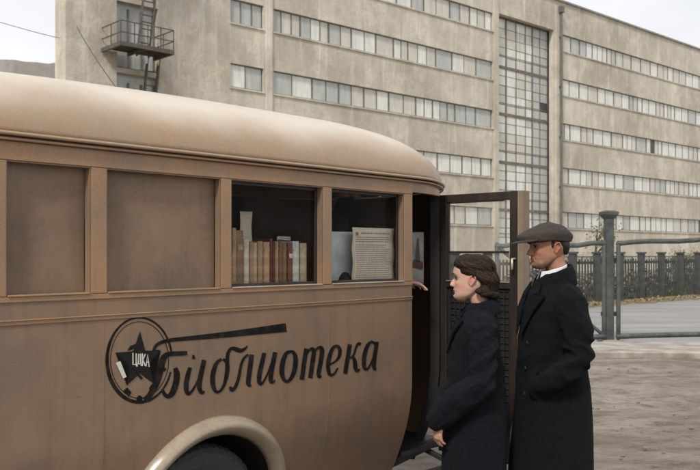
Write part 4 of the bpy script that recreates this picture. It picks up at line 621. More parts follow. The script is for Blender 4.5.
# ================================================================== PEOPLE
HEADT = [  # z, front x, back x, half width  (z=0 at the eyes, facing -x)
 (-.120,-.060,-.030,.012), (-.114,-.076,-.028,.026), (-.105,-.086,-.018,.038), (-.092,-.0905,.002,.050), (-.078,-.0915,.025,.057), (-.064,-.0935,.048,.0615),
 (-.050,-.0935,.066,.066), (-.030,-.0925,.083,.070), (-.010,-.0930,.094,.0735), (.010,-.0975,.100,.076), (.030,-.1005,.102,.0775), (.055,-.0965,.1015,.0775),
 (.078,-.086,.096,.0725), (.096,-.070,.085,.063), (.110,-.047,.067,.048), (.118,-.022,.045,.030), (.122,.004,.020,.008)]
def head_mesh(bm, mt, male, female_soft=0):
    rows = 84; seg = 112; V = []
    for i in range(rows+1):
        z = -.120+.242*i/rows; xf, xb, w = interp(HEADT, z); ring = []
        if male: w *= 1.0+.05*smoothstep(-.06, -.1, z)
        cx = (xf+xb)/2+.012; 
        for k in range(seg):
            a = 2*math.pi*k/seg; c, s = math.cos(a), math.sin(a)
            e = 2/2.25; y = w*math.copysign(abs(s)**e, s)
            x = cx + ((xb-cx) if c > 0 else (cx-xf))*math.copysign(abs(c)**e, c)
            fr = smoothstep(.0, -.055, x)
            g = lambda v, m, sd: math.exp(-((v-m)/sd)**2)
            d = 0
            # nose: bridge to tip, then back to the lip
            br = smoothstep(.012, -.038, z)*(1-smoothstep(-.040, -.050, z))
            wn = .0075+.008*smoothstep(-.01, -.04, z)
            d += (.027 if male else .023)*br**.85*math.exp(-(abs(y)/wn)**2.2)
            d += .007*g(z, -.040, .007)*g(abs(y), .0135, .006)                    # nostril wings
            d -= .0115*g(abs(y), .031, .0155)*g(z, -.001, .0125)                  # eye sockets
            d += (.0055 if male else .003)*g(z, .019, .008)*g(abs(y), .026, .02)  # brow
            d -= .004*g(z, .002, .008)*g(y, 0, .010)
            d += .0048*g(abs(y), .044, .016)*g(z, -.030, .014)                     # cheek bones
            d += (.0060)*g(z, -.0625, .0042)*g(y, 0, .019) + .0062*g(z, -.0725, .0046)*g(y, 0, .016)
            d -= .0030*g(z, -.0675, .0018)*g(y, 0, .024)                         # mouth slit
            d -= .0040*g(z, -.082, .006)*g(y, 0, .018)
            d += .0065*g(z, -.098, .011)*g(y, 0, .019)                             # chin
            t_ = max(0, min(1, (-.040-z)/.034)); d -= (.0038 if male else .0018)*math.exp(-((abs(y)-(.0185+.014*t_))/.0042)**2)*smoothstep(-.038, -.044, z)*smoothstep(-.078, -.068, z)
            if male: d -= .0055*g(abs(y), .052, .012)*g(z, -.064, .018); d -= .002*g(abs(y), .028, .012)*g(z, -.0175, .0035)
            x -= d*fr
            ring.append(mt @ Vector((x, y, z)))
        V.append([bm.verts.new(p) for p in ring])
    for a, b in zip(V, V[1:]):
        for k in range(seg): bm.faces.new((a[k], a[(k+1)%seg], b[(k+1)%seg], b[k]))
    bm.faces.new(V[0][::-1]); bm.faces.new(V[-1])
def ears(bm, mt, ex):
    for s in (1, -1):
        def P(x, y, z): return mt @ Vector((ex+x, s*y, z))
        rim = [P(.004,.070,-.030), P(-.006,.073,-.026), P(-.008,.076,-.012), P(-.006,.080,.006), P(.004,.083,.018), P(.016,.086,.018), P(.022,.087,.006), P(.019,.084,-.010), P(.010,.078,-.024), P(.002,.074,-.034)]
        tube(bm, rim, .0047, 8)
        ball(bm, mt @ Vector((ex+.006, s*.0735, -.006)), .0175, (.72, .36, 1.25))
def hand(bm, wrist, d, nrm, curl=.5, s=1, fing=1, spread=.12):
    """wrist point, direction of the hand, palm normal (palm faces nrm); five unequal bent fingers"""
    d = Vector(d).normalized(); n = Vector(nrm); n = (n-d*n.dot(d)).normalized(); side = d.cross(n)*fing; W = Vector(wrist)
    tube(bm, [W-d*.03, W, W+d*.02, W+d*.055, W+d*.085], [.024*s, .023*s, .028*s, .034*s, .034*s], 14, squash=(n, .52))
    L_ = (.070, .080, .075, .060)
    for i in range(4):
        o = (i-1.5)*.0185*s; b = W+d*.080+side*o; dd = (d+side*(i-1.5)*spread).normalized(); pts = [b-dd*.02, b]; ang = 0; p = b
        for j, f in enumerate((.44, .32, .24)):
            ang += curl*(.75+.25*j)+.08*(i == 3)
            v = (dd*math.cos(ang)+n*math.sin(ang)).normalized(); p = p+v*L_[i]*f*s*1.1; pts.append(p)
        tube(bm, pts, [.0092*s, .0092*s, .0084*s, .0076*s, .0064*s], 10)
    b = W+d*.022-side*.026*s; v1 = (d*.72-side*.6+n*.25).normalized(); v2 = (d*.93-side*.15+n*.35).normalized()
    tube(bm, [b-d*.01, b, b+v1*.036*s, b+v1*.036*s+v2*.030*s, b+v1*.036*s+v2*.052*s], [.012*s, .0125*s, .0105*s, .0095*s, .0078*s], 10)
def sections(bm, rows, n=48, e=2.3):
    """rows: z, xf, xb, halfwidth(, ycentre)"""
    rings = []
    for r in rows:
        z, xf, xb, w = r[:4]; cx = (xf+xb)/2; ring = []
        for k in range(n):
            a = 2*math.pi*k/n; c, s = math.cos(a), math.sin(a)
            ring.append((cx+(xb-xf)/2*math.copysign(abs(c)**(2/e), c), w*math.copysign(abs(s)**(2/e), s), z))
        rings.append(ring)
    loft(bm, rings)
def dense(rows, n=40):
    z0, z1 = rows[0][0], rows[-1][0]; return [(z0+(z1-z0)*i/n, *interp(rows, z0+(z1-z0)*i/n)) for i in range(n+1)]
def fold(me, fn):
    """push vertices along their normals by fn(co, normal)"""
    nr = [v.normal.copy() for v in me.vertices]; co = [v.co.copy() for v in me.vertices]
    for v, p, q in zip(me.vertices, co, nr): v.co = p+q*fn(p, q)
    me.update()
N3 = lambda x, y, z: noise.noise(Vector((x, y, z)))
def face_parts(root, mt, hd, male, ex, turned=0):
    eyes = bmesh.new()
    for s in (1, -1): ball(eyes, mt @ Vector((-.0758, s*.031, -.0015)), .0112, (1, 1.05, .9), 14)
    e = obj('eye', eyes, 'sclera', root, smooth=True)
    b = bmesh.new()
    for s in (1, -1): ball(b, mt @ Vector((-.0822, s*.0338, -.0012)), .0072, (.7, 1.05, .9), 12)
    obj('iris', b, 'iris', e, smooth=True)
    b = bmesh.new()
    for s in (1, -1):                                # lashes / lid line and eyebrow
        tube(b, [mt @ Vector(p) for p in ((-.0855, s*.019, .0035), (-.0905, s*.027, .0078), (-.088, s*.036, .0075), (-.079, s*.0445, .002))], .0014, 6)
    obj('eyelash', b, 'hair_m', e, smooth=True)
    b = bmesh.new()
    for s in (1, -1):
        tube(b, [mt @ Vector(p) for p in ((-.1030, s*.012, .0165), (-.1035, s*.024, .0225), (-.0975, s*.038, .0235), (-.086, s*.049, .0185))], [.0035, .0042, .0036, .0015] if male else [.0018, .0022, .0018, .001], 8)
    obj('eyebrow', b, 'hair_m' if male else 'hair_w', root, smooth=True)
def assign_lips(me, imt, lip_index):
    for p in me.polygons:
        c = imt @ p.center
        if c.x < -.088 and abs(c.y) < .023-.35*max(0, abs(c.z+.0675)-.002) and -.0775 < c.z < -.0595: p.material_index = lip_index

def person(label, loc, rz, hz, head_rot, hs, male, ex, bodyrows, arms, legs, skin, lip, hands):
    root = empty('person', label, 'person', loc, rz)
    mt = Matrix.Translation((0, 0, hz)) @ Matrix.Rotation(R(head_rot[0]), 4, 'Z') @ Matrix.Rotation(R(head_rot[1]), 4, 'Y') @ Matrix.Diagonal((hs, hs, hs, 1))
    bm = bmesh.new(); head_mesh(bm, mt, male); ears(bm, mt, ex)
    nk = .058 if male else .050
    tube(bm, [mt @ Vector((.030, 0, -.04)), mt @ Vector((.032, 0, -.09)), (.055, 0, hz-.155), (.065, 0, hz-.22)], [nk*.95, nk*.93, nk, nk*1.35], 24)
    sections(bm, dense([(z, xf+.03, xb-.03, w-.03) for z, xf, xb, w in bodyrows if z > .78], 24))
    for sh, el, wr, r in arms: tube(bm, [sh, el, wr], [r*.62, r*.5, .026], 14)
    for L_ in legs: tube(bm, L_, [.085, .055, .048, .04][:len(L_)], 14)
    for h in hands: hand(bm, *h)
    me = remesh(bm, .0030, 2, .4)
    b = link('body', me, [skin, lip], root, smooth=True)
    assign_lips(me, mt.inverted(), 1)
    imt = mt.inverted(); bl = me.attributes.new('blush', 'FLOAT', 'POINT'); bd = me.attributes.new('beard', 'FLOAT', 'POINT'); G_ = lambda v, m, s: math.exp(-((v-m)/s)**2)
    for i, v in enumerate(me.vertices):
        c = imt @ v.co
        if c.z < -.16: bl.data[i].value = .35; continue
        f = smoothstep(.01, -.05, c.x)
        t = .8*G_(abs(c.y), .045, .018)*G_(c.z, -.038, .020)*f + .6*G_(c.y, 0, .014)*G_(c.z, -.036, .012)*f + .9*smoothstep(.0745, .079, abs(c.y))*smoothstep(-.04, -.02, c.z)*smoothstep(.035, .02, c.z) + .4*G_(abs(c.y), .03, .014)*G_(c.z, -.012, .008)*f
        bl.data[i].value = min(1, t+.35*smoothstep(-.10, -.13, c.z))
        if male: bd.data[i].value = min(.62, .62*(smoothstep(-.055, -.068, c.z)*smoothstep(.03, .0, c.x)*smoothstep(-.135, -.118, c.z) + .8*G_(c.z, -.054, .006)*G_(c.y, 0, .024)*f)*(.7+.6*N3(c.x*60, c.y*60, c.z*60))*(1-G_(abs(c.y), .0, .022)*G_(c.z, -.0675, .009)*f))
    face_parts(root, mt, None, male, ex)
    return root, mt
def coat(root, name, rows, arms, m, folds, vox=.0065, extra=None):
    bm = bmesh.new(); sections(bm, dense(rows, 60), 64)
    for pts, rad in arms: tube(bm, pts, rad, 20)
    if extra: extra(bm)
    me = remesh(bm, vox, 5, .5); fold(me, folds)
    return link(name, me, m, root, smooth=True)
def shoes(root, spots):
    for x, y in spots:
        bm = bmesh.new(); sections(bm, [(0, x-.17, x+.09, .045), (.025, x-.172, x+.09, .047), (.05, x-.15, x+.09, .043), (.075, x-.07, x+.088, .04), (.12, x-.02, x+.085, .042)], 28)
        bmesh.ops.translate(bm, verts=bm.verts, vec=(0, y, 0)); obj('shoe', bm, 'boot', root, smooth=True)

# ---------------------------------------------------------------- man in cap
mz = 1.690
mrows = [(.34,-.205,.222,.235), (.51,-.198,.218,.225), (.72,-.182,.213,.21), (.88,-.170,.208,.20), (1.0,-.164,.203,.192), (1.12,-.158,.186,.178), (1.20,-.150,.186,.18),
         (1.30,-.137,.180,.19), (1.38,-.120,.168,.195), (1.44,-.100,.150,.175), (1.49,-.075,.135,.125), (1.53,-.05,.118,.088), (1.555,-.032,.105,.07)]
sL = (.045, -.165, 1.405); eL = (.075, -.225, 1.125); wL = (-.085, -.215, 1.03)
sR = (.045, .165, 1.405); eR = (.10, .215, 1.13); wR = (.0, .18, 1.06)
man, mmt = person('man in grey flat cap, white shirt collar and long black overcoat, hand in pocket', (1.044, 4.47, 0), R(7), mz, (0, -1), 1.0, True, .012,
    mrows, [(sL, eL, wL, .08), (sR, eR, wR, .08)], [[(.02, s*.09, .9), (.01, s*.09, .5), (.04, s*.09, .25), (.05, s*.09, .06)] for s in (1, -1)], 'skin_m', 'lip_m',
    [])
CR = lambda x, y, z: .55-2.2*abs(N3(x, y, z))        # ridged creases
def mfold(p, n):
    d = 0; arm = smoothstep(.165, .205, abs(p.y))*smoothstep(.98, 1.04, p.z)
    lo = smoothstep(1.12, .9, p.z)
    # vertical folds in the skirt, cross folds in the sleeve near the elbow, shallow creases over the back
    d += lo*.011*N3(p.x*9+3, p.y*9, p.z*1.3)+lo*.006*CR(p.x*8+7, p.y*8, p.z*1.1+p.x*2)
    el = math.exp(-((p.z-1.14)/.13)**2)
    d += arm*el*(.020*CR(p.x*7-p.z*9, p.y*4, p.z*13+p.x*8) + .005*N3(p.x*20, p.y*9, p.z*34+p.x*16))
    d += arm*(1-el)*.010*CR(p.x*6, p.y*5, p.z*7+p.x*9)
    d += (1-arm)*(1-lo)*(.009*N3(p.x*8+p.z*7, p.y*6, p.z*9-p.x*9)+.007*CR(p.x*5+p.z*6, p.y*4, p.z*5-p.x*6))
    d += .0012*N3(p.x*90, p.y*90, p.z*90)
    return d
def mex(bm):
    ball(bm, (-.10, -.140, .99), .07, (.9, .6, 1.3), 20)       # hand inside the pocket
c = coat(man, 'overcoat', mrows, [([sL, (.07, -.215, 1.27), eL, (.01, -.238, 1.07), (-.06, -.215, 1.025), (-.10, -.17, .99)], [.088, .078, .072, .067, .064, .05]),
                                 ([sR, (.09, .21, 1.27), (.10, .215, 1.13), (.06, .22, 1.085), (.01, .18, 1.06)], [.088, .078, .073, .068, .068])], 'coat_m', mfold, extra=mex)
def strip(name, pts, w, t, m, parent, bev=.003):
    """a flat strip of cloth along pts = [(point, outward normal)]"""
    bm = bmesh.new(); rings = []
    for i, (p, n) in enumerate(pts):
        p = Vector(p); n = Vector(n).normalized(); a = Vector(pts[max(i-1, 0)][0]); b = Vector(pts[min(i+1, len(pts)-1)][0]); d = (b-a).normalized(); s = d.cross(n).normalized()
        ww = w[i] if isinstance(w, (list, tuple)) else w
        rings.append([p-s*ww/2, p+s*ww/2, p+s*ww/2+n*t, p-s*ww/2+n*t])
    loft(bm, rings); return obj(name, bm, m, parent, bevel=bev, smooth=False)
# half belt at the back
pts = []
for k in range(13):
    a = R(-62+124*k/12); x = .016+.180*math.cos(a)**.87 if math.cos(a) > 0 else .0; y = .186*math.copysign(abs(math.sin(a))**.87, math.sin(a)); pts.append(((x, y, 1.118), (math.cos(a), math.sin(a), 0)))
strip('half_belt', pts, .055, .010, 'coat_m', man)
# collar: open ring that stands at the neck and folds over; lapels
def collar(root, cz, rx0, rx1, ry, h, tilt, m, gap=34, cx=.035, flare=.035, th=.008, drop=0.05):
    bm = bmesh.new(); rings = []; n = 40
    for k in range(n+1):
        a = R(180+gap+(360-2*gap)*k/n); c_, s_ = math.cos(a), math.sin(a); fr = max(0, -c_)
        bx = cx+((rx1 if c_ > 0 else rx0)*c_); by = ry*s_; bz = cz+tilt*(bx-cx)/.07
        o = Vector((c_, s_, 0))
        ww = 1+.6*fr**2
        P = [Vector((bx, by, bz-.01)), Vector((bx, by, bz+h)), Vector((bx, by, bz+h))+o*.012+Vector((0,0,.004)), Vector((bx, by, bz))+o*(flare*.7)+Vector((0,0,h*.55)),
             Vector((bx, by, bz))+o*(flare*ww+.006)+Vector((0, 0, -drop*ww)), Vector((bx, by, bz))+o*(flare*ww)+Vector((0, 0, -drop*ww-.006)), Vector((bx, by, bz))+o*.012+Vector((0,0,-.01))]
        rings.append([tuple(p) for p in P])
    loft(bm, rings); bmesh.ops.recalc_face_normals(bm, faces=bm.faces)
    me = bpy.data.meshes.new('c'); bm.to_mesh(me); bm.free(); o = bpy.data.objects.new('t', me); COL.objects.link(o)
    md = o.modifiers.new('s', 'SUBSURF'); md.levels = md.render_levels = 2; me = bake(o)
    fold(me, lambda p, n_: .003*N3(p.x*25, p.y*25, p.z*20))
    return link('collar', me, m, root, smooth=True)
collar(man, 1.520, .082, .078, .082, .045, .028, 'coat_m', gap=38, cx=.030, flare=.040, drop=.055)
collar(man, 1.545, .062, .066, .064, .030, .022, 'shirt', gap=14, cx=.022, flare=.012, th=.004, drop=.012)
bm = bmesh.new(); sections(bm, [(1.42, -.098, -.02, .045), (1.47, -.078, .0, .042), (1.51, -.058, .05, .045), (1.545, -.042, .07, .052)], 28); obj('shirt', bm, 'shirt', man, smooth=True)
def lapel(root, P, m, t=.009):
    """P: outline points (x,y,z) of a flat cloth piece lying on the chest, thickened outwards (-x,y)"""
    bm = bmesh.new(); c0 = sum((Vector(p) for p in P), Vector())/len(P)
    n = (Vector(P[1])-Vector(P[0])).cross(Vector(P[2])-Vector(P[0])).normalized()
    if n.x > 0: n = -n
    loft(bm, [[tuple(Vector(p)) for p in P], [tuple(Vector(p)+n*t) for p in P]]); return obj('lapel', bm, m, root, bevel=.003)
for s in (-1, 1):
    lapel(man, [(-.060, s*.075, 1.50), (-.088, s*.105, 1.445), (-.070, s*.150, 1.435), (-.120, s*.125, 1.36), (-.158, s*.03, 1.22), (-.146, s*.02, 1.30), (-.110, s*.035, 1.43)], 'coat_m', .012)
bm = bmesh.new()
for z in (1.19, 1.06, .93): 
    xf = interp(mrows, z)[0]
    ball(bm, (xf+.010, -.07, z), .013, (.35, 1, 1), 12)
obj('button', bm, 'button', man, smooth=True)
bm = bmesh.new(); bar(bm, (-.13, -.185, 1.075), (.02, -.215, 1.055), .012, .05); obj('pocket_flap', bm, 'coat_m', man, bevel=.004)
shoes(man, [(.05, -.09), (.05, .09)])
# hair under the cap and flat cap
def hair_shell(root, mt, rows, m, disp, vox=.0032, extra=None):
    bm = bmesh.new(); rings = []
    for r in dense(rows, 46):
        z, xf, xb, w = r[:4]; cx = (xf+xb)/2; ring = []
        for k in range(64):
            a = 2*math.pi*k/64; c_, s_ = math.cos(a), math.sin(a); e = 2/2.3
            ring.append(mt @ Vector((cx+(xb-xf)/2*math.copysign(abs(c_)**e, c_), w*math.copysign(abs(s_)**e, s_), z)))
        rings.append(ring)
    loft(bm, rings)
    if extra: extra(bm)
    me = remesh(bm, vox, 2); imt = mt.inverted(); fold(me, lambda p, n: disp(imt @ p)); return link('hair', me, m, root, smooth=True)
hair_shell(man, mmt, [(-.045,.062,.094,.040), (-.025,.040,.100,.064), (.000,.030,.104,.0765), (.02,-.02,.105,.0795), (.04,-.06,.104,.079)], 'hair_m', lambda p: .0022*N3(p.x*60, p.y*60, p.z*22)+.001*N3(p.x*170, p.y*170, p.z*60),
    extra=lambda bm: [ball(bm, mmt @ Vector((-.002, s*.0735, .016)), .014, (.8, .42, 2.0), 12) for s in (1, -1)])
def cap(root, mt):
    bm = bmesh.new(); rows = 26; seg = 72; V = []
    # crown: bulging disc, drawn forward over the peak
    for i in range(rows+1):
        t = i/rows; ring = []
        for k in range(seg):
            a = 2*math.pi*k/seg; c_, s_ = math.cos(a), math.sin(a)
            r = math.cos(t*math.pi/2)**.72 if t > 0 else 1
            bulge = 1+.07*math.sin(min(1, t*2.4)*math.pi)
            L_ = (.158 if c_ < 0 else .128); x = -.004+L_*c_*r*bulge*(1 if c_ > 0 else 1); y = .098*s_*r*bulge
            low = .030 - .012*max(0, c_) + .004*c_
            hgt = .098 - .030*smoothstep(-.0, -.16, x) - .010*smoothstep(.05, .13, x)
            z = low+hgt*math.sin(t*math.pi/2)**.75
            ring.append(mt @ Vector((x, y, z)))
        V.append(ring)
    base = [mt @ ((mt.inverted() @ p)*.93 + Vector((0,0,-.002))) for p in V[0]]
    loft(bm, [base]+V[:-1])
    me = remesh(bm, .004, 3); imt = mt.inverted()
    fold(me, lambda p, n: .0045*N3((imt@p).x*14, (imt@p).y*9, (imt@p).z*16)+.0015*N3(p.x*60, p.y*60, p.z*50))
    c = link('cap', me, 'cap', root, smooth=True)
    bm = bmesh.new(); rings = []
    for k in range(25):
        a = R(112+136*k/24); c_, s_ = math.cos(a), math.sin(a)
        inn = Vector((-.030+.085*c_, .088*s_, .034)); outp = Vector((-.060+.148*c_, .100*s_, .020-.004*abs(c_)+.012*s_*s_))
        rings.append([tuple(mt @ p) for p in (inn, inn.lerp(outp, .5)+Vector((0,0,.006)), outp+Vector((0,0,.002)), outp-Vector((0,0,.004)), inn.lerp(outp, .5)-Vector((0,0,.002)), inn-Vector((0,0,.006)))])
    loft(bm, rings); obj('peak', bm, 'cap', c, smooth=True)
    bm = bmesh.new(); ball(bm, mt @ Vector((.0, 0, .128)), .009, (1, 1, .5), 12); obj('button', bm, 'cap', c, smooth=True)
cap(man, mmt)

# ---------------------------------------------------------------- woman
wz = 1.524
wrows = [(.36,-.170,.165,.215), (.54,-.160,.164,.20), (.70,-.150,.166,.19), (.90,-.136,.166,.175), (1.03,-.128,.158,.158), (1.16,-.118,.146,.150), (1.24,-.105,.140,.158),
         (1.30,-.082,.132,.160), (1.345,-.055,.122,.130), (1.375,-.035,.108,.090), (1.405,-.018,.095,.062)]
wsL = (.045, -.135, 1.275); weL = (.035, -.205, 1.015); wwL = (-.165, -.165, .838)
wsR = (.045, .135, 1.275); weR = (.02, .20, 1.02); wwR = (-.12, .06, .93)
woman, wmt = person('woman with dark wavy bobbed hair in a navy wool coat, facing the bus door', (.628, 4.36, 0), R(-6), wz, (-3, 2), .985, False, -.006,
    wrows, [(wsL, weL, wwL, .07), (wsR, weR, wwR, .07)], [[(.02, s*.08, .85), (.01, s*.08, .48), (.03, s*.08, .22), (.04, s*.08, .06)] for s in (1, -1)], 'skin_w', 'lip',
    [(wwL, (-.15, .10, -.95), (.75, .55, 0), .30, .92, 1, .04), (wwR, (-.15, -.5, -.7), (0, 0, -1), .9, .8, -1, .03)])
def wfold(p, n):
    lo = smoothstep(1.05, .85, p.z); arm = smoothstep(.135, .175, abs(p.y))*smoothstep(.76, .82, p.z); d = 0
    fx = smoothstep(-.10, -.15, p.x)*smoothstep(.76, .82, p.z)*smoothstep(1.2, 1.1, p.z); arm = max(arm, fx)
    d += (1-arm)*lo*(.010*N3(p.x*9, p.y*9+4, p.z*1.4)+.006*CR(p.x*8+3, p.y*8, p.z*1.2+p.x*2))
    el = math.exp(-((p.z-1.0)/.14)**2)
    d += arm*(.012*CR(p.x*8, p.y*5, p.z*11-p.x*10)*(.5+el)+.0045*N3(p.x*40, p.y*25, p.z*40)+.0015*N3(p.x*85, p.y*85, p.z*85))
    d += (1-arm)*(1-lo)*(.008*N3(p.x*9+p.z*6, p.y*7, p.z*9)+.003*N3(p.x*28, p.y*20, p.z*24))
    return d+.0012*N3(p.x*95, p.y*95, p.z*95)
coat(woman, 'coat', wrows, [([wsL, (.05, -.185, 1.14), weL, (-.075, -.20, .93), (-.145, -.175, .862), (-.172, -.165, .835)], [.078, .068, .070, .070, .070, .062]),
                           ([wsR, (.05, .185, 1.14), weR, (-.07, .13, .95), (-.125, .06, .91), (-.155, -.04, .86)], [.078, .068, .068, .066, .064, .055])], 'coat_w', wfold, vox=.006)
collar(woman, 1.375, .070, .068, .070, .030, .024, 'coat_w', gap=30, cx=.038, flare=.038, drop=.050)
bm = bmesh.new(); sections(bm, [(1.30, -.085, .02, .04), (1.345, -.055, .06, .045), (1.385, -.028, .085, .05)], 28); obj('blouse', bm, 'darkint', woman, smooth=True)
for s in (-1, 1):
    lapel(woman, [(-.030, s*.06, 1.37), (-.062, s*.085, 1.325), (-.048, s*.125, 1.315), (-.098, s*.10, 1.25), (-.128, s*.02, 1.13), (-.118, s*.012, 1.20), (-.082, s*.022, 1.30)], 'coat_w', .012)
bm = bmesh.new()
for z in (1.10, .98, .72): ball(bm, (interp(wrows, z)[0]+.012, -.02, z), .014, (.35, 1, 1), 12)
obj('button', bm, 'button', woman, smooth=True)
shoes(woman, [(.04, -.08), (.04, .08)])
def whair(p):
    w = math.sin(p.z*92+p.x*26+2.0*N3(p.x*12, p.y*12, p.z*12))
    low = smoothstep(.09, .03, p.z)
    return (.0035*smoothstep(-.0, -.05, p.x)+.003*(1-low)+.0010+.0058*w*(.30+.70*low)+.0028*N3(p.x*22, p.y*22, p.z*20)+.0018*N3(p.x*70, p.y*70, p.z*42)+.0014*N3(p.x*160, p.y*160, p.z*90))
def curls(bm):
    rr = random.Random(5)
    for k in range(30):                                   # rolled ends round the nape
        a = R(-100+200*k/29); x = .045+.072*math.cos(a*.9); y = .078*math.sin(a)
        if x < .012: x = .012+rr.uniform(0, .01)
        z = -.062+rr.uniform(-.014, .016)-.012*math.cos(a)
        ball(bm, wmt @ Vector((x, y, z)), rr.uniform(.017, .024), (1.1, .9, .85), 10)
hair_shell(woman, wmt, [(-.080,.030,.102,.050), (-.060,.020,.124,.070), (-.035,.020,.134,.080), (-.012,.018,.134,.084), (.008,-.012,.128,.087), (.028,-.058,.122,.089), (.050,-.084,.118,.089), (.072,-.096,.110,.085),
                       (.092,-.084,.098,.072), (.108,-.064,.082,.056), (.120,-.040,.060,.034), (.125,-.010,.030,.010)], 'hair_w', whair, extra=curls)
bm = bmesh.new(); rr = random.Random(11)                  # locks swept back from the face in waves, and hanging locks at the back
HR = [(-.095,.030,.100,.050), (-.060,.020,.124,.070), (-.035,.020,.134,.080), (-.012,.018,.134,.084), (.008,-.012,.128,.087), (.028,-.058,.122,.089), (.050,-.084,.118,.089), (.072,-.096,.110,.085), (.092,-.084,.098,.072), (.108,-.064,.082,.056), (.120,-.040,.060,.034), (.125,-.010,.030,.010)]
def hpt(a, z, off):
    row = interp(HR, z); cx = (row[0]+row[1])/2; e = 2/2.3; c_, s_ = math.cos(a), math.sin(a)
    x = cx+((row[1]-row[0])/2)*math.copysign(abs(c_)**e, c_); y = row[2]*math.copysign(abs(s_)**e, s_)
    up = smoothstep(.07, .125, z)
    return wmt @ (Vector((x, y, z))+Vector((c_*(1-up), s_*(1-up), up)).normalized()*off)
for k in range(1500):
    sd_ = rr.choice((-1, 1)); n = 12; pts = []
    if k % 3:
        a0 = R(rr.uniform(95, 172)); a1 = R(rr.uniform(5, 60)); z0 = rr.uniform(.035, .121); z1 = z0-rr.uniform(.055, .105)
        t0 = rr.uniform(0, .35); t1 = rr.uniform(.6, 1)
    else: a0 = R(rr.uniform(5, 85)); a1 = a0-.3; z0 = rr.uniform(.0, .10); z1 = -.078+rr.uniform(0, .02); t0, t1 = 0, 1
    ro = rr.uniform(-.001, .0035)
    for j in range(n):
        t = t0+(t1-t0)*j/(n-1); a = a0+(a1-a0)*t; z = z0+(z1-z0)*t**1.3+.0045*math.sin(t*15+z0*25)
        wv = math.sin(z*92+2.0*t)
        pts.append(hpt(a*sd_, max(-.085, min(.123, z)), ro+.0025+.0042*wv))
    g0 = len(bm.faces); tube(bm, pts, [.0006]+[rr.uniform(.0011, .0019)]*(n-2)+[.0005], 5, mi=1 if rr.random() < .33 else 0)
obj('hair_lock', bm, ['hair_w', 'hair_light'], woman, smooth=True)

# ---------------------------------------------------------------- librarian inside the bus, hand on the door post
lrows = [(.40,-.16,.16,.20), (.70,-.15,.16,.19), (1.0,-.12,.14,.16), (1.2,-.11,.13,.17), (1.30,-.09,.12,.17), (1.36,-.05,.10,.10), (1.40,-.03,.08,.06)]
lsL = (.02, -.145, 1.27); 
lib, lmt = person('librarian in dark clothes inside the bus, only a hand showing at the door opening', bworld(.26, .76, .64), BUSR+R(180-25), 1.50, (0, 0), .97, False, 0.0,
    [r for r in lrows], [], [[(.02, s*.08, .85), (.01, s*.08, .48), (.03, s*.08, .22), (.04, s*.08, .05)] for s in (1, -1)], 'skin_w', 'lip', [])
hair_shell(lib, lmt, [(-.050,.030,.112,.060), (-.012,.004,.118,.080), (.028,-.060,.116,.083), (.060,-.088,.112,.083), (.092,-.080,.094,.070), (.12,-.040,.055,.034)], 'hair_m', lambda p: .003*N3(p.x*50, p.y*50, p.z*20))
coat(lib, 'cardigan', lrows, [], 'coat_l', lambda p, n: .006*N3(p.x*9, p.y*9, p.z*6), vox=.009)
# arms in bus coordinates: right hand forward to the post, other elbow on the shelf
li = Matrix.Rotation(-(BUSR+R(155)), 4, 'Z') @ Matrix.Translation([-v for v in bworld(.26, .76, .64)])
def lb(x, y, z): return li @ Vector(bworld(x, y, z))
sh = lb(.20, .60, 1.88); elb = lb(.04, .38, 1.60); wr = lb(.115, .13, 1.478)
bm = bmesh.new(); tube(bm, [sh, elb, wr], [.06, .048, .032], 16); obj('sleeve', bm, 'coat_l', lib, smooth=True)
bm = bmesh.new(); tube(bm, [elb, lb(.10, .145, 1.487), wr], [.03, .024, .022], 12)
hd = (lb(.30, .05, 1.43)-wr); hand(bm, wr, hd, lb(.0, .0, -1)-lb(0, 0, 0), .20, .86, -1, .34)
link('hand', remesh(bm, .0028, 2), 'skin_w', lib, smooth=True)
sh2 = lb(.10, .70, 1.88); bm = bmesh.new(); tube(bm, [sh2, lb(-.12, .50, 1.62), lb(-.36, .27, 1.53), lb(-.46, .14, 1.50)], [.07, .06, .055, .045], 16); obj('sleeve', bm, 'coat_l', lib, smooth=True)

# ================================================================== SETTING
DB = Vector((.740, .673, 0)).normalized(); BR = math.atan2(DB.y, DB.x)
BO = Vector((-58.45, -.08, 0))                        # facade line origin; local x = distance along the facade
fac = empty('factory_building', 'long grey rendered factory building with ribbon windows and a tall stair window', 'building', BO, BR)
random.seed(21)
ROWZ = [19.43, 15.84, 12.25, 8.65, 5.06, 1.46]; WH = 1.32; TOP = 22.0
T0, T1, T2, T3, T4, T5, T6, T7, T8, TE = 60.6, 70.06, 72.33, 73.05, 93.24, 93.85, 101.0, 101.9, 149.0, 156.0
DEP = .45
bm = bmesh.new(); G = 0.0
def wb(a, b, z0, z1, y0=0, y1=DEP): box(bm, a, b, y0, y1, z0, z1)
DX0, DX1 = 63.25, 65.55
wb(T0, DX0, -.1, TOP); wb(DX1, T1, -.1, TOP); wb(DX0, DX1, -.1, .3)
for z in (3.4, 7.0, 10.75, 14.35, 17.9): wb(DX0, DX1, z+.001, z+.25)
wb(DX0, DX1, 21.2, TOP)
prev = TOP
for a, b in ((T1, T2), (T3, T4), (T7, T8)):
    prev = TOP
    for z in ROWZ: wb(a, b, z, prev); prev = z-WH
    wb(a, b, -.1, prev)
wb(T2, T3, -.1, TOP); wb(T4, T5, -.1, TOP); wb(T6, T7, -.1, TOP); wb(T8, TE, -.1, TOP)
wb(T5, T6, 19.55, TOP); wb(T5, T6, -.1, 2.2)
for q0, q1 in ((T0, T0+.3), (TE-.3, TE)): box(bm, q0, q1, DEP+.001, 1.2, -.1, TOP)
box(bm, T0, TE, DEP+.001, 1.2, TOP-.3, TOP-.001)
walls = obj('wall', bm, 'concrete', fac)
bm = bmesh.new()
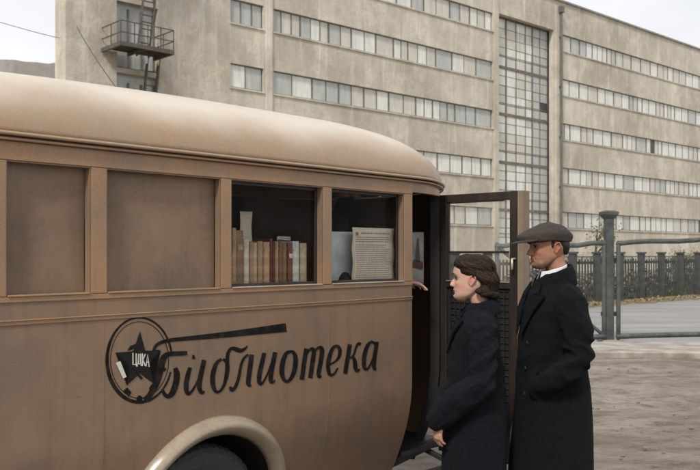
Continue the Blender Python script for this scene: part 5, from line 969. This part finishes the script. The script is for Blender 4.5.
box(bm, T6+.15, T7-.1, -.16, -.002, -.1, TOP-.5); box(bm, T4+.06, T5-.02, -.10, -.002, -.1, TOP-.5)      # piers either side of the stair window
box(bm, T2+.14, T3-.14, -.10, -.002, -.1, TOP-.3)
for z in ROWZ:
    for a, b in ((T1, T2), (T3, T4), (T7, T8)): box(bm, a-.05, b+.05, -.07, -.002, z-WH-.11, z-WH-.02)
obj('facade_trim', bm, 'concrete', fac)
bm = bmesh.new(); box(bm, T0+.02, TE-.02, -.14, DEP+.2, TOP+.002, TOP+.14); obj('parapet_cap', bm, 'concrete2', fac)
# back volume (end wall swings away so that the block reads as one slab)
bm = bmesh.new(); ang = Vector((-.33, .94, 0)); loc_ = Matrix.Rotation(-BR, 4, 'Z')
e0 = loc_ @ ang*12
pl = [(T0+.01, 1.2), (T0+.01+e0.x, DEP+e0.y), (TE+4, DEP+11), (TE-.01, 1.2)]
V0 = [(x, y, -.1) for x, y in pl]; V1 = [(x, y, TOP-.05) for x, y in pl]
b2 = bmesh.new(); loft(b2, [V0, V1]); obj('rear_volume', b2, 'concrete', fac); bm.free()
# dark rooms behind openings come from the panes; windows
nw = 0; rest = bmesh.new()
def window_unit(a, b, zt, parent):
    global nw
    kinds = ['pane_white']*10+['pane_cream']*6+['pane_grey']*4
    z0, z1 = zt-WH, zt; y = .13
    w = b-a; n = random.choice((2, 2, 3)) if w > 1.9 else random.choice((1, 2));  cuts = [a]+sorted(a+w*(k+random.uniform(-.08, .08))/n for k in range(1, n))+[b]
    fb = bmesh.new(); f = .055
    box(fb, a, b, y, y+.08, z0, z0+f); box(fb, a, b, y, y+.08, z1-f, z1)
    for i, c_ in enumerate(cuts):
        ww = .11 if i in (0, n) else .05; l = max(a, c_-ww/2); r = min(b, c_+ww/2)
        box(fb, l, r, y+.001, y+.079, z0+f, z1-f)
    pb = bmesh.new(); names = []
    for i in range(n):
        k = random.choice(kinds) if random.random() > .25 or i == 0 else (names[-1] if names[-1] != 'pane_dark' else 'pane_grey')
        if cuts[i+1]-cuts[i] < .75 and random.random() < .13: k = 'pane_dark'
        names.append(k)
        yy = y+.03+random.uniform(-.012, .012)
        if k == 'pane_dark' and random.random() < .6:           # a casement pushed open
            vs = [pb.verts.new(p) for p in ((cuts[i], yy, z0+f), (cuts[i+1], yy, z0+f), (cuts[i+1], yy, z1-f), (cuts[i], yy, z1-f))]
        else:
            vs = [pb.verts.new(p) for p in ((cuts[i], yy+random.uniform(-.01, .01), z0+f), (cuts[i+1], yy, z0+f), (cuts[i+1], yy, z1-f), (cuts[i], yy, z1-f))]
        fc = pb.faces.new(vs); fc.material_index = ['pane_white', 'pane_cream', 'pane_grey', 'pane_dark'].index(k)
    return fb, pb
PM = ['pane_white', 'pane_cream', 'pane_grey', 'pane_dark']
units = []
for zi, zt in enumerate(ROWZ):
    if zi < 6: units.append((T1, T2, zt))
    for a, b in ((T3, T4), (T7, T8)):
        x = a; 
        while x < b-.3:
            w = random.uniform(1.3, 3.0)
            if b-(x+w) < 1.2: w = b-x
            units.append((x, x+w, zt)); x += w
def shows(u):                                    # nearest in picture terms: what the bus does not cover first
    a, b, z = u; P = BO+DB*a; px = 350+850*P.x/max(P.y, 1); py = 254-(z-1.65)*850/max(P.y, 1)
    lim = 70+max(0, px)*.16 if px < 400 else 600
    return 0 if (py > lim or py < -25 or px > 702 or px < 60) else (b-a)/P.y
units.sort(key=lambda u: -shows(u))
rest_f = bmesh.new()
import itertools
restb = []
for i, u in enumerate(units):
    fb, pb = window_unit(*u, fac)
    if i < 99:
        w = obj('window', fb, 'winframe', fac, normals=False); obj('pane', pb, PM, w, normals=False)
    else: restb.append((fb, pb))
def merge(bms):
    out = bmesh.new()
    for b in bms:
        me = bpy.data.meshes.new('m'); b.to_mesh(me); b.free(); out.from_mesh(me); bpy.data.meshes.remove(me)
    return out
rf = merge([a for a, b in restb]); w = obj('window_rows', rf, 'winframe', fac, normals=False); w['kind'] = 'stuff'
obj('pane', merge([b for a, b in restb]), PM, w, normals=False)
# stair window
bm = bmesh.new(); y = .62; sz0, sz1 = 2.2, 19.55
cols = [T5, T5+.75, T5+1.75, T5+3.0, T5+4.2, T5+5.1, T5+6.1, T6]
trans = [2.2, 3.2, 5.0, 5.9, 8.6, 9.5, 12.25, 13.1, 15.8, 16.7, 19.55]
for i, c_ in enumerate(cols): ww = .16 if i in (2, 5) else .06; box(bm, max(T5, c_-ww/2), min(T6, c_+ww/2), y-.04, y+.04, sz0, sz1)
for i, z in enumerate(trans): hh = .22 if i % 2 == 0 else .05; box(bm, T5, T6, y-.05-.01*(i % 2 == 0), y-.041, z-hh/2, z+hh/2)
sw = obj('stair_window', bm, 'winframe', fac)
pb = bmesh.new()
zz = [2.2+.72*k for k in range(25)]; zz[-1] = 19.55
for i, (a, b) in enumerate(zip(cols, cols[1:])):
    for z0, z1 in zip(zz, zz[1:]):
        k = 2 if i >= 5 else random.choice((0, 0, 1, 1)); yy = y+random.uniform(-.01, .01)
        if random.random() < .008: k = 3
        f_ = pb.faces.new([pb.verts.new(p) for p in ((a, yy, z0+.02), (b, yy+random.uniform(-.015, .015), z0+.02), (b, yy, z1-.02), (a, yy, z1-.02))]); f_.material_index = k
obj('pane', pb, PM, sw, normals=False)
pb = bmesh.new()
for z in zz[1:-1]: box(pb, T5, T6, y-.02, y-.012, z-.007, z+.007)
obj('glazing_bar', pb, 'winframe', sw)
bm = boxes((T5-.01, T6+.01, .7, .75, -.1, TOP-.1)); obj('stair_wall', bm, 'darkint', fac)
# downpipe
bm = bmesh.new(); tube(bm, [(T7-.28, -.30, -.05), (T7-.28, -.30, 21.0)], .10, 10); box(bm, T7-.5, T7-.06, -.46, -.14, 21.0, 21.5)
for z in (3, 7, 11, 15, 19): box(bm, T7-.42, T7-.14, -.33, -.16, z, z+.12)
obj('downpipe', bm, 'pipe', fac)
# glazed doors behind the fire escape
bm = bmesh.new()
for z in (.3, 3.65, 7.25, 11.0, 14.6, 18.15):
    h = 3.1 if z < 18 else 3.0; box(bm, DX0, DX1, .30, .36, z, z+.12)
    for x in (DX0, DX0+.75, DX0+1.5, DX1-.09): box(bm, x, x+.09, .29, .37, z+.12, z+h)
lw = obj('landing_door', bm, 'winframe', fac)
pb = bmesh.new(); f_ = pb.faces.new([pb.verts.new(p) for p in ((DX0, .38, .3), (DX1, .38, .3), (DX1, .38, 21.2), (DX0, .38, 21.2))]); obj('pane', pb, 'pane_grey', lw, normals=False)
# fire escape
fe = bpy.data.objects.new('fire_escape', None); COL.objects.link(fe); fe.parent = fac
for z in (11.7, 3.9, 18.8):
    bm = bmesh.new(); a, b, D_ = 62.45, 65.3, 2.0
    bar(bm, (a, -D_, z), (b, -D_, z), .10, .20); bar(bm, (a, -.05, z), (a, -D_, z), .10, .20); bar(bm, (b, -.05, z), (b, -D_, z), .10, .20); bar(bm, (a+1.4, -.05, z), (a+1.4, -D_, z), .08, .16)
    for k in range(15): x = a+.12+(b-a-.24)*k/14; box(bm, x-.125, x+.125, -D_+.05, -.03, z+.10, z+.13)
    obj('platform', bm, 'rust', fe)
    bm = bmesh.new()
    for hh in (.55, 1.1):
        bar(bm, (a, -D_, z+hh), (b, -D_, z+hh), .045); bar(bm, (a, -.02, z+hh), (a, -D_, z+hh), .045); bar(bm, (b, -.02, z+hh), (b, -D_, z+hh), .045)
    for k in range(5): x = a+(b-a)*k/4; bar(bm, (x, -D_, z+.1), (x, -D_, z+1.1), .045)
    for k in (1,): bar(bm, (a, -D_*.5, z+.1), (a, -D_*.5, z+1.1), .04); bar(bm, (b, -D_*.5, z+.1), (b, -D_*.5, z+1.1), .04)
    obj('railing', bm, 'rust', fe)
def ladder(p0, p1, w=.65):
    bm = bmesh.new(); p0 = Vector(p0); p1 = Vector(p1); s = Vector((w/2, 0, 0))
    bar(bm, p0-s, p1-s, .07, .12, up=(0,1,0)); bar(bm, p0+s, p1+s, .07, .12, up=(0,1,0)); n = int((p1-p0).length/.36)
    for k in range(1, n): q = p0.lerp(p1, k/n); bar(bm, q-s, q+s, .10, .035)
    bar(bm, p0-s+Vector((0,-.3,.9)), p1-s+Vector((0,-.3,.9)), .035); bar(bm, p0+s+Vector((0,-.3,.9)), p1+s+Vector((0,-.3,.9)), .035)
    obj('ladder', bm, 'rust', fe)
ladder((64.0, -.9, 4.0), (65.0, -.45, 11.3)); ladder((64.2, -.9, 11.5), (65.3, -.45, 18.7))
# cables
def cable(label, a, b, sag, r=.02):
    bm = bmesh.new(); a = Vector(a); b = Vector(b); pts = [a.lerp(b, k/20)+Vector((0, 0, -sag*4*(k/20)*(1-k/20))) for k in range(21)]; tube(bm, pts, r, 6)
    return tag(obj('cable', bm, 'steel', None), label, 'cable')
def pix(px, py, Y): return (Y*(px-350)/850, Y, 1.65+(254-py)*Y/850)
P = BO+DB*61.1; cable('thin overhead cable running down beside the fire escape', (P.x+.1, P.y-.15, 12.6), (-7.3, 30, 6.4), .25, .018)
cable('thin overhead wire crossing the sky at upper left', (-22.5, 34, 14.4), (-13.9, 40.75, 12.0), .4, .014)
# low building behind at the left
lowb = empty('low_building', 'low grey flat-roofed building with a crumbling top left of the factory', 'building', (-22, 62, 0), R(4))
bm = bmesh.new(); rings = []; rr = random.Random(4)
tops = [(-20+k*.8, 16.2-.02*k+rr.uniform(-.05, .05)-(.12 if k in (23, 24, 25) else 0)) for k in range(42)]
rings = [[(x, 0, 0), (x, 0, z), (x, 10, z), (x, 10, 0)] for x, z in tops]; loft(bm, rings); obj('wall', bm, 'concrete2', lowb)
bm = bmesh.new()
for k in range(14): box(bm, -18+k*2.3, -16.9+k*2.3, -.04, .03, 11.0, 13.0)
obj('window', bm, 'pane_grey', lowb)

# ------------------------------------------------------------------ ground
def ground():
    m, nt, b = nt_new('dirt_and_asphalt'); N = nt.nodes.new; L = nt.links.new
    tc = N('ShaderNodeTexCoord')
    def nz(sc, det, st, rg=.6, rot=0):
        mp = N('ShaderNodeMapping'); mp.inputs['Scale'].default_value = st; mp.inputs['Rotation'].default_value = (0, 0, rot); L(tc.outputs['Object'], mp.inputs['Vector'])
        n = N('ShaderNodeTexNoise'); n.inputs['Scale'].default_value = sc; n.inputs['Detail'].default_value = det; n.inputs['Roughness'].default_value = rg; L(mp.outputs[0], n.inputs['Vector']); return n.outputs['Fac']
    def mr(v, a, c, lo=0, hi=1):
        r = N('ShaderNodeMapRange'); r.inputs['From Min'].default_value = a; r.inputs['From Max'].default_value = c; r.inputs['To Min'].default_value = lo; r.inputs['To Max'].default_value = hi; L(v, r.inputs['Value']); return r.outputs[0]
    def mix(f, a, c):
        x = N('ShaderNodeMix'); x.data_type = 'RGBA'; L(f, x.inputs['Factor'])
        if isinstance(a, tuple): x.inputs['A'].default_value = (*a, 1)
        else: L(a, x.inputs['A'])
        x.inputs['B'].default_value = (*c, 1); return x.outputs['Result']
    c = mix(mr(nz(1.0, 9, (.7, 1.5, 1), .72, .05), .40, .60), (.35, .305, .25), (.20, .158, .118))
    c = mix(mr(nz(4, 12, (.8, 1.3, 1), .78), .50, .66, 0, .9), c, (.11, .078, .054))
    c = mix(mr(nz(2.6, 10, (.5, 1.6, 1), .75, -.06), .54, .70, 0, .8), c, (.38, .33, .27))
    c = mix(mr(nz(40, 4, (1, 1, 1)), .62, .70, 0, .6), c, (.42, .38, .32))
    c = mix(mr(nz(24, 4, (1, 1, 1)), .66, .72, 0, .7), c, (.08, .05, .035))
    L(c, b.inputs['Base Color']); b.inputs['Roughness'].default_value = .95
    bp = N('ShaderNodeBump'); bp.inputs['Strength'].default_value = 1; bp.inputs['Distance'].default_value = .06
    L(nz(9, 12, (.7, 1.2, 1), .75), bp.inputs['Height']); L(bp.outputs[0], b.inputs['Normal'])
    M['dirt'] = m
    bm = bmesh.new()
    xs = [-400, -150, -60, -25, -12]+[-6+.12*i for i in range(201)]+[19, 26, 40, 80, 200, 500]; ys = [-60, -20, -6, 0, 2]+[3+.1*i for i in range(103)]+[14, 15, 17, 20, 26, 35, 60, 120, 300, 900]
    def h(x, y):
        f = smoothstep(2, 3.5, y)*(1-smoothstep(12.7, 13.4, y))*smoothstep(-6, -4, x)*(1-smoothstep(16, 18, x))
        return f*(.050*N3(x*.35, y*1.3, 0)+.034*N3(x*1.6+4, y*3.0, 2)+.022*N3(x*5, y*7, 3)+.020*max(0, math.sin(y*3.1+.12*x+N3(x*.3, y*.5, 5)*2))**4) - .03
    g = [[bm.verts.new((x, y, h(x, y))) for y in ys] for x in xs]
    for i in range(len(xs)-1):
        for j in range(len(ys)-1): bm.faces.new((g[i][j], g[i+1][j], g[i+1][j+1], g[i][j+1]))
    o = obj('ground', bm, 'dirt', None, smooth=True, normals=False); tag(o, kind='structure')
ground()
random.seed(5)
bm = bmesh.new(); rr = random.Random(8)
for k in range(420):                                         # clods and pebbles on the dirt
    x = rr.uniform(.8, 9); y = rr.uniform(4.5, 13.4); s = rr.uniform(.006, .022)*(1+.5*(rr.random() < .06))
    bmesh.ops.create_icosphere(bm, subdivisions=1, radius=s, matrix=Matrix.Translation((x, y, -.02+s*.2+.04*0)) @ Matrix.Diagonal((1.3, 1, .6, 1)) @ Matrix.Rotation(rr.random()*3, 4, 'Z'))
for v in bm.verts: v.co += Vector((N3(v.co.x*90, v.co.y*90, 1), N3(v.co.x*90, v.co.y*90, 5), 0))*.005
M['clod'] = mat('clod', (.20, .16, .12), .95, var=.4, scale=3)
tag(obj('pebbles', bm, 'clod', None), 'small clods and pebbles scattered on the dirt yard', 'pebbles', kind='stuff')
# concrete strip in front of the gate, and the road behind
bm = bmesh.new(); rr = random.Random(2); xs = [-14+.25*k for k in range(180)]; rings = []
for x in xs:
    yf = 13.75-.018*x+.07*N3(x*.8, 0, 0)+.03*N3(x*4, 1, 0); e = .012*N3(x*3, 4, 0)
    rings.append([(x, yf+.01, -.08), (x, yf, .055+e), (x, yf+.03, .075+e), (x, 15.3, .07), (x, 15.3, -.08)])
loft(bm, rings); tag(obj('kerb', bm, 'slab', None, normals=True), kind='structure')
M['road'] = mat('worn_road', (.25, .245, .235), .85, var=.22, scale=.9, stretch=(.35, 1.5, 1), bump=.4, bscale=20, col2=(.18, .172, .162), c2amt=.8, c2scale=.5)
def fpt(t, off=0): return Vector((9.21, 29.0, 0))+DB*t+Vector((-DB.y, DB.x, 0))*off
A = fpt(-30, -.3); B = fpt(45, -.3)
bm = bmesh.new(); bm.faces.new([bm.verts.new(p) for p in ((-5.8, 15.3, -.012), (70, 15.3, -.012), (70, B.y, -.012), (B.x, B.y, -.012))])
tag(obj('road', bm, 'road', None), kind='structure')
M['earth'] = mat('rough_earth', (.15, .125, .08), .95, var=.4, scale=2, col2=(.28, .2, .11), c2amt=.7, c2scale=3)
bm = bmesh.new(); rings = []
for k in range(200):
    t = -19.5+k*.32; w = .9+.4*N3(t, 0, 0); q = [fpt(t, o) for o in (-w, -w*.6, 0, 1.2, 4)]; hh = (0, .05, .10, .10, 0)
    rings.append([(p.x, p.y, -.02+h_+.03*N3(t*2, i, 3)) for i, (p, h_) in enumerate(zip(q, hh))])
loft(bm, rings, closed=False, capa=False, capb=False); tag(obj('verge', bm, 'earth', None), kind='structure')
def leaves(name, label, cat, n, fn, m, s0, s1, seed=1):
    bm = bmesh.new(); rr = random.Random(seed)
    for k in range(n):
        p = Vector(fn(rr)); s = rr.uniform(s0, s1); a = Vector((rr.uniform(-1,1), rr.uniform(-1,1), rr.uniform(-.6,.6))).normalized(); b_ = a.cross(Vector((rr.uniform(-1,1), rr.uniform(-1,1), rr.uniform(-1,1)))).normalized()
        bm.faces.new([bm.verts.new(p+a*s), bm.verts.new(p+b_*s*.5), bm.verts.new(p-a*s), bm.verts.new(p-b_*s*.5)])
    o = obj(name, bm, m, None, normals=False)
    return tag(o, label, cat, kind='stuff')
def lf(rr): t = rr.uniform(-20, 35); q = fpt(t, rr.gauss(-.5, .28)); return (q.x, q.y, .05+abs(rr.gauss(0, .04)))
leaves('fallen_leaves', 'yellow fallen leaves along the foot of the fence', 'leaves', 2600, lf, 'dead', .03, .08)
def wf(rr): t = rr.uniform(-20, 35); q = fpt(t, rr.uniform(.2, 2.2)); f = .55+.6*N3(t*.5, 3, 1); return (q.x, q.y, rr.random()**1.4*1.15*max(.25, f+.3))
leaves('dry_weeds', 'dark dry weeds growing behind the fence', 'weeds', 9000, wf, 'weed', .05, .16, 3)
# fence
fen = empty('fence', 'dark weathered picket fence with thick posts along the factory road', 'fence', (9.21, 29.0, 0), BR)
bm = bmesh.new()
k0, k1 = -12, 22; PS = 1.43
for k in range(k0, k1):
    x0 = k*PS+.16; x1 = (k+1)*PS-.16; n = 7
    for z in (.42, 1.32): box(bm, x0, x1, .02, .07, z, z+.09)
    for j in range(n): x = x0+.05+(x1-x0-.1)*j/(n-1); w_ = random.uniform(.020, .030); box(bm, x-w_, x+w_, -.02, .018, .12+random.uniform(-.03, .03), 1.48+random.uniform(-.025, .02))
obj('pickets', bm, 'fence', fen)
proto_me = None
for k in range(k0, k1+1):
    if proto_me is None:
        b_ = bmesh.new(); box(b_, -.10, .10, -.10, .10, -.1, 1.66); box(b_, -.135, .135, -.135, .135, 1.662, 1.72); p_ = obj('post', b_, 'fence', fen, bevel=.01); proto_me = p_.data
    else: p_ = bpy.data.objects.new('post', proto_me); COL.objects.link(p_); p_.parent = fen
    p_.location = (k*PS, 0, 0)
# gate
gy = 15.8; gx = 4.81
gp = empty('gate_post', 'tall square steel gate post with a flared cap behind the man', 'post', (gx, gy, 0), R(6))
bm = boxes((-.075, .075, -.075, .075, -.05, 2.36)); obj('shaft', bm, 'gate', gp, bevel=.012)
bm = bmesh.new(); loft(bm, [[(s*x, s*y, z) for x, y in ((-1,-1),(1,-1),(1,1),(-1,1))] for s, z in ((.08, 2.30), (.135, 2.38), (.14, 2.43), (.08, 2.46))]); obj('cap', bm, 'gate', gp, bevel=.006)
bm = boxes((-.17, .17, -.17, .17, -.04, .06)); obj('footing', bm, 'slab', gp, bevel=.015)
def leaf(label, x0, x1, rise, brace, rz):
    g = empty('gate', label, 'gate', (gx+x0, gy-.12, 0), rz, 'gate leaves hung on the gate post'); L_ = x1-x0
    bm = bmesh.new(); n = 16; s = 1 if L_ > 0 else -1
    pts = [(L_*k/n, 0, 1.84+rise*math.sin(min(1, k/n*1.4)*math.pi/2)+.018*math.sin(k*1.1)) for k in range(n+1)]
    tube(bm, pts, .047, 10); obj('top_rail', bm, 'gate', g, smooth=True)
    bm = bmesh.new(); pts = [(L_*k/n, 0, .13+.045*math.sin(k/n*math.pi)*(-1 if brace else 1)) for k in range(n+1)]; tube(bm, pts, .05, 10); obj('bottom_rail', bm, 'gate', g, smooth=True)
    bm = bmesh.new(); tube(bm, [(0, 0, .10), (0, 0, 1.86)], .04, 10); obj('upright', bm, 'gate', g, smooth=True)
    bm = bmesh.new(); tube(bm, [(L_, 0, .10), (L_, 0, 1.86+rise)], .04, 10); obj('upright', bm, 'gate', g, smooth=True)
    if brace:
        bm = bmesh.new(); tube(bm, [(0+.02*s, 0, .16), (L_*.55, 0, 1.05), (L_, 0, 1.8)], .033, 8); obj('brace', bm, 'gate', g, smooth=True)
    for z in (.5, 1.5):
        bm = boxes((-.03, .06, .03, .10, z, z+.08)) if s < 0 else boxes((-.06, .03, .03, .10, z, z+.08)); obj('hinge', bm, 'steel', g)
    return g
leaf('left leaf of the steel gate with a diagonal brace', -.125, -2.1, -.03, True, R(0))
leaf('right leaf of the steel gate with a bent top rail', .14, 4.6, .12, False, R(0))
# sapling behind the fence, and a bush
def tree(label, loc, h, cr, n, seed, leafm='leaf', name='young_tree', group=None):
    t = empty(name, label, 'tree', loc); rr = random.Random(seed)
    bm = bmesh.new(); tube(bm, [(0,0,-.1), (.05,0,h*.4), (-.03,.05,h*.75), (0,0,h)], [.06, .045, .03, .012], 8)
    tips = []
    for k in range(9):
        a = rr.random()*6.28; z = h*rr.uniform(.5, .95); e = Vector((math.cos(a)*cr*rr.uniform(.5, 1), math.sin(a)*cr*rr.uniform(.5, 1), z+h*rr.uniform(.08, .25))); tube(bm, [(0, 0, z), tuple(Vector((0,0,z)).lerp(e, .5)+Vector((0,0,.05))), tuple(e)], [.02, .013, .006], 6); tips.append(e)
    obj('trunk', bm, 'bark', t, smooth=True)
    bm = bmesh.new()
    for k in range(n):
        c = rr.choice(tips)+Vector((rr.gauss(0, .22), rr.gauss(0, .22), rr.gauss(0, .16))); s = rr.uniform(.03, .08); a = Vector((rr.uniform(-1,1), rr.uniform(-1,1), rr.uniform(-1,1))).normalized(); b_ = a.orthogonal().normalized()
        bm.faces.new([bm.verts.new(c+a*s), bm.verts.new(c+b_*s*.5), bm.verts.new(c-a*s), bm.verts.new(c-b_*s*.5)])
    obj('crown', bm, leafm, t, normals=False)
p = fpt(1.15, 1.6); tree('thin young tree with olive leaves behind the fence, just right of the gate post', (p.x+.0, p.y, 0), 2.35, .5, 420, 3)
p = fpt(9.5, 2.4); tree('low bushy young tree behind the fence at the right edge', (p.x, p.y, 0), 1.6, .9, 500, 6)

# ================================================================== LIGHT, CAMERA
w = bpy.data.worlds.new('World'); scene.world = w; w.use_nodes = True; nt = w.node_tree; N = nt.nodes.new; L = nt.links.new
bg = nt.nodes['Background']; sky = N('ShaderNodeTexSky'); sky.sky_type = 'NISHITA'; sky.sun_disc = False
SUNEL, SUNAZ = 46, 202          # azimuth clockwise from +Y: behind the camera, to the left
sky.sun_elevation = R(SUNEL); sky.sun_rotation = R(SUNAZ); sky.air_density = 1.0; sky.dust_density = 3.0
tc = N('ShaderNodeTexCoord'); mp = N('ShaderNodeMapping'); mp.inputs['Scale'].default_value = (1, 1, 2.2); L(tc.outputs['Generated'], mp.inputs['Vector'])
n = N('ShaderNodeTexNoise'); n.inputs['Scale'].default_value = 2.2; n.inputs['Detail'].default_value = 7; n.inputs['Roughness'].default_value = .55; L(mp.outputs[0], n.inputs['Vector'])
r = N('ShaderNodeMapRange'); r.inputs['From Min'].default_value = .35; r.inputs['From Max'].default_value = .62; r.inputs['To Min'].default_value = .70; r.inputs['To Max'].default_value = .98; L(n.outputs['Fac'], r.inputs['Value'])
x = N('ShaderNodeMix'); x.data_type = 'RGBA'; L(r.outputs[0], x.inputs['Factor']); L(sky.outputs[0], x.inputs['A']); x.inputs['B'].default_value = (SKYW*.985, SKYW*.99, SKYW*1.01, 1)
L(x.outputs['Result'], bg.inputs['Color']); bg.inputs['Strength'].default_value = .105
sd = bpy.data.lights.new('sun', 'SUN'); sd.energy = 2.9; sd.angle = R(9); sd.color = (1, .96, .9); so = bpy.data.objects.new('sun', sd); COL.objects.link(so)
el, az = R(SUNEL), R(SUNAZ); dirv = Vector((math.sin(az)*math.cos(el), math.cos(az)*math.cos(el), math.sin(el))); so.rotation_euler = dirv.to_track_quat('Z', 'Y').to_euler()
cd = bpy.data.cameras.new('camera'); cam = bpy.data.objects.new('camera', cd); COL.objects.link(cam); scene.camera = cam
cam.location = (0, 0, 1.65); cam.rotation_euler = (R(90), 0, 0); cd.sensor_width = 36; cd.lens = 850/700*36; cd.shift_y = 19/700; cd.clip_start = .05; cd.clip_end = 2500
cd.dof.use_dof = True; cd.dof.focus_distance = 4.7; cd.dof.aperture_fstop = 6.3
vs = scene.view_settings; vs.view_transform = 'Standard'; vs.look = 'None'; vs.gamma = 1; vs.exposure = EXPO; vs.use_curve_mapping = False
scene.render.engine = 'CYCLES'; scene.cycles.use_denoising = True; scene.cycles.max_bounces = 8; scene.cycles.transparent_max_bounces = 12
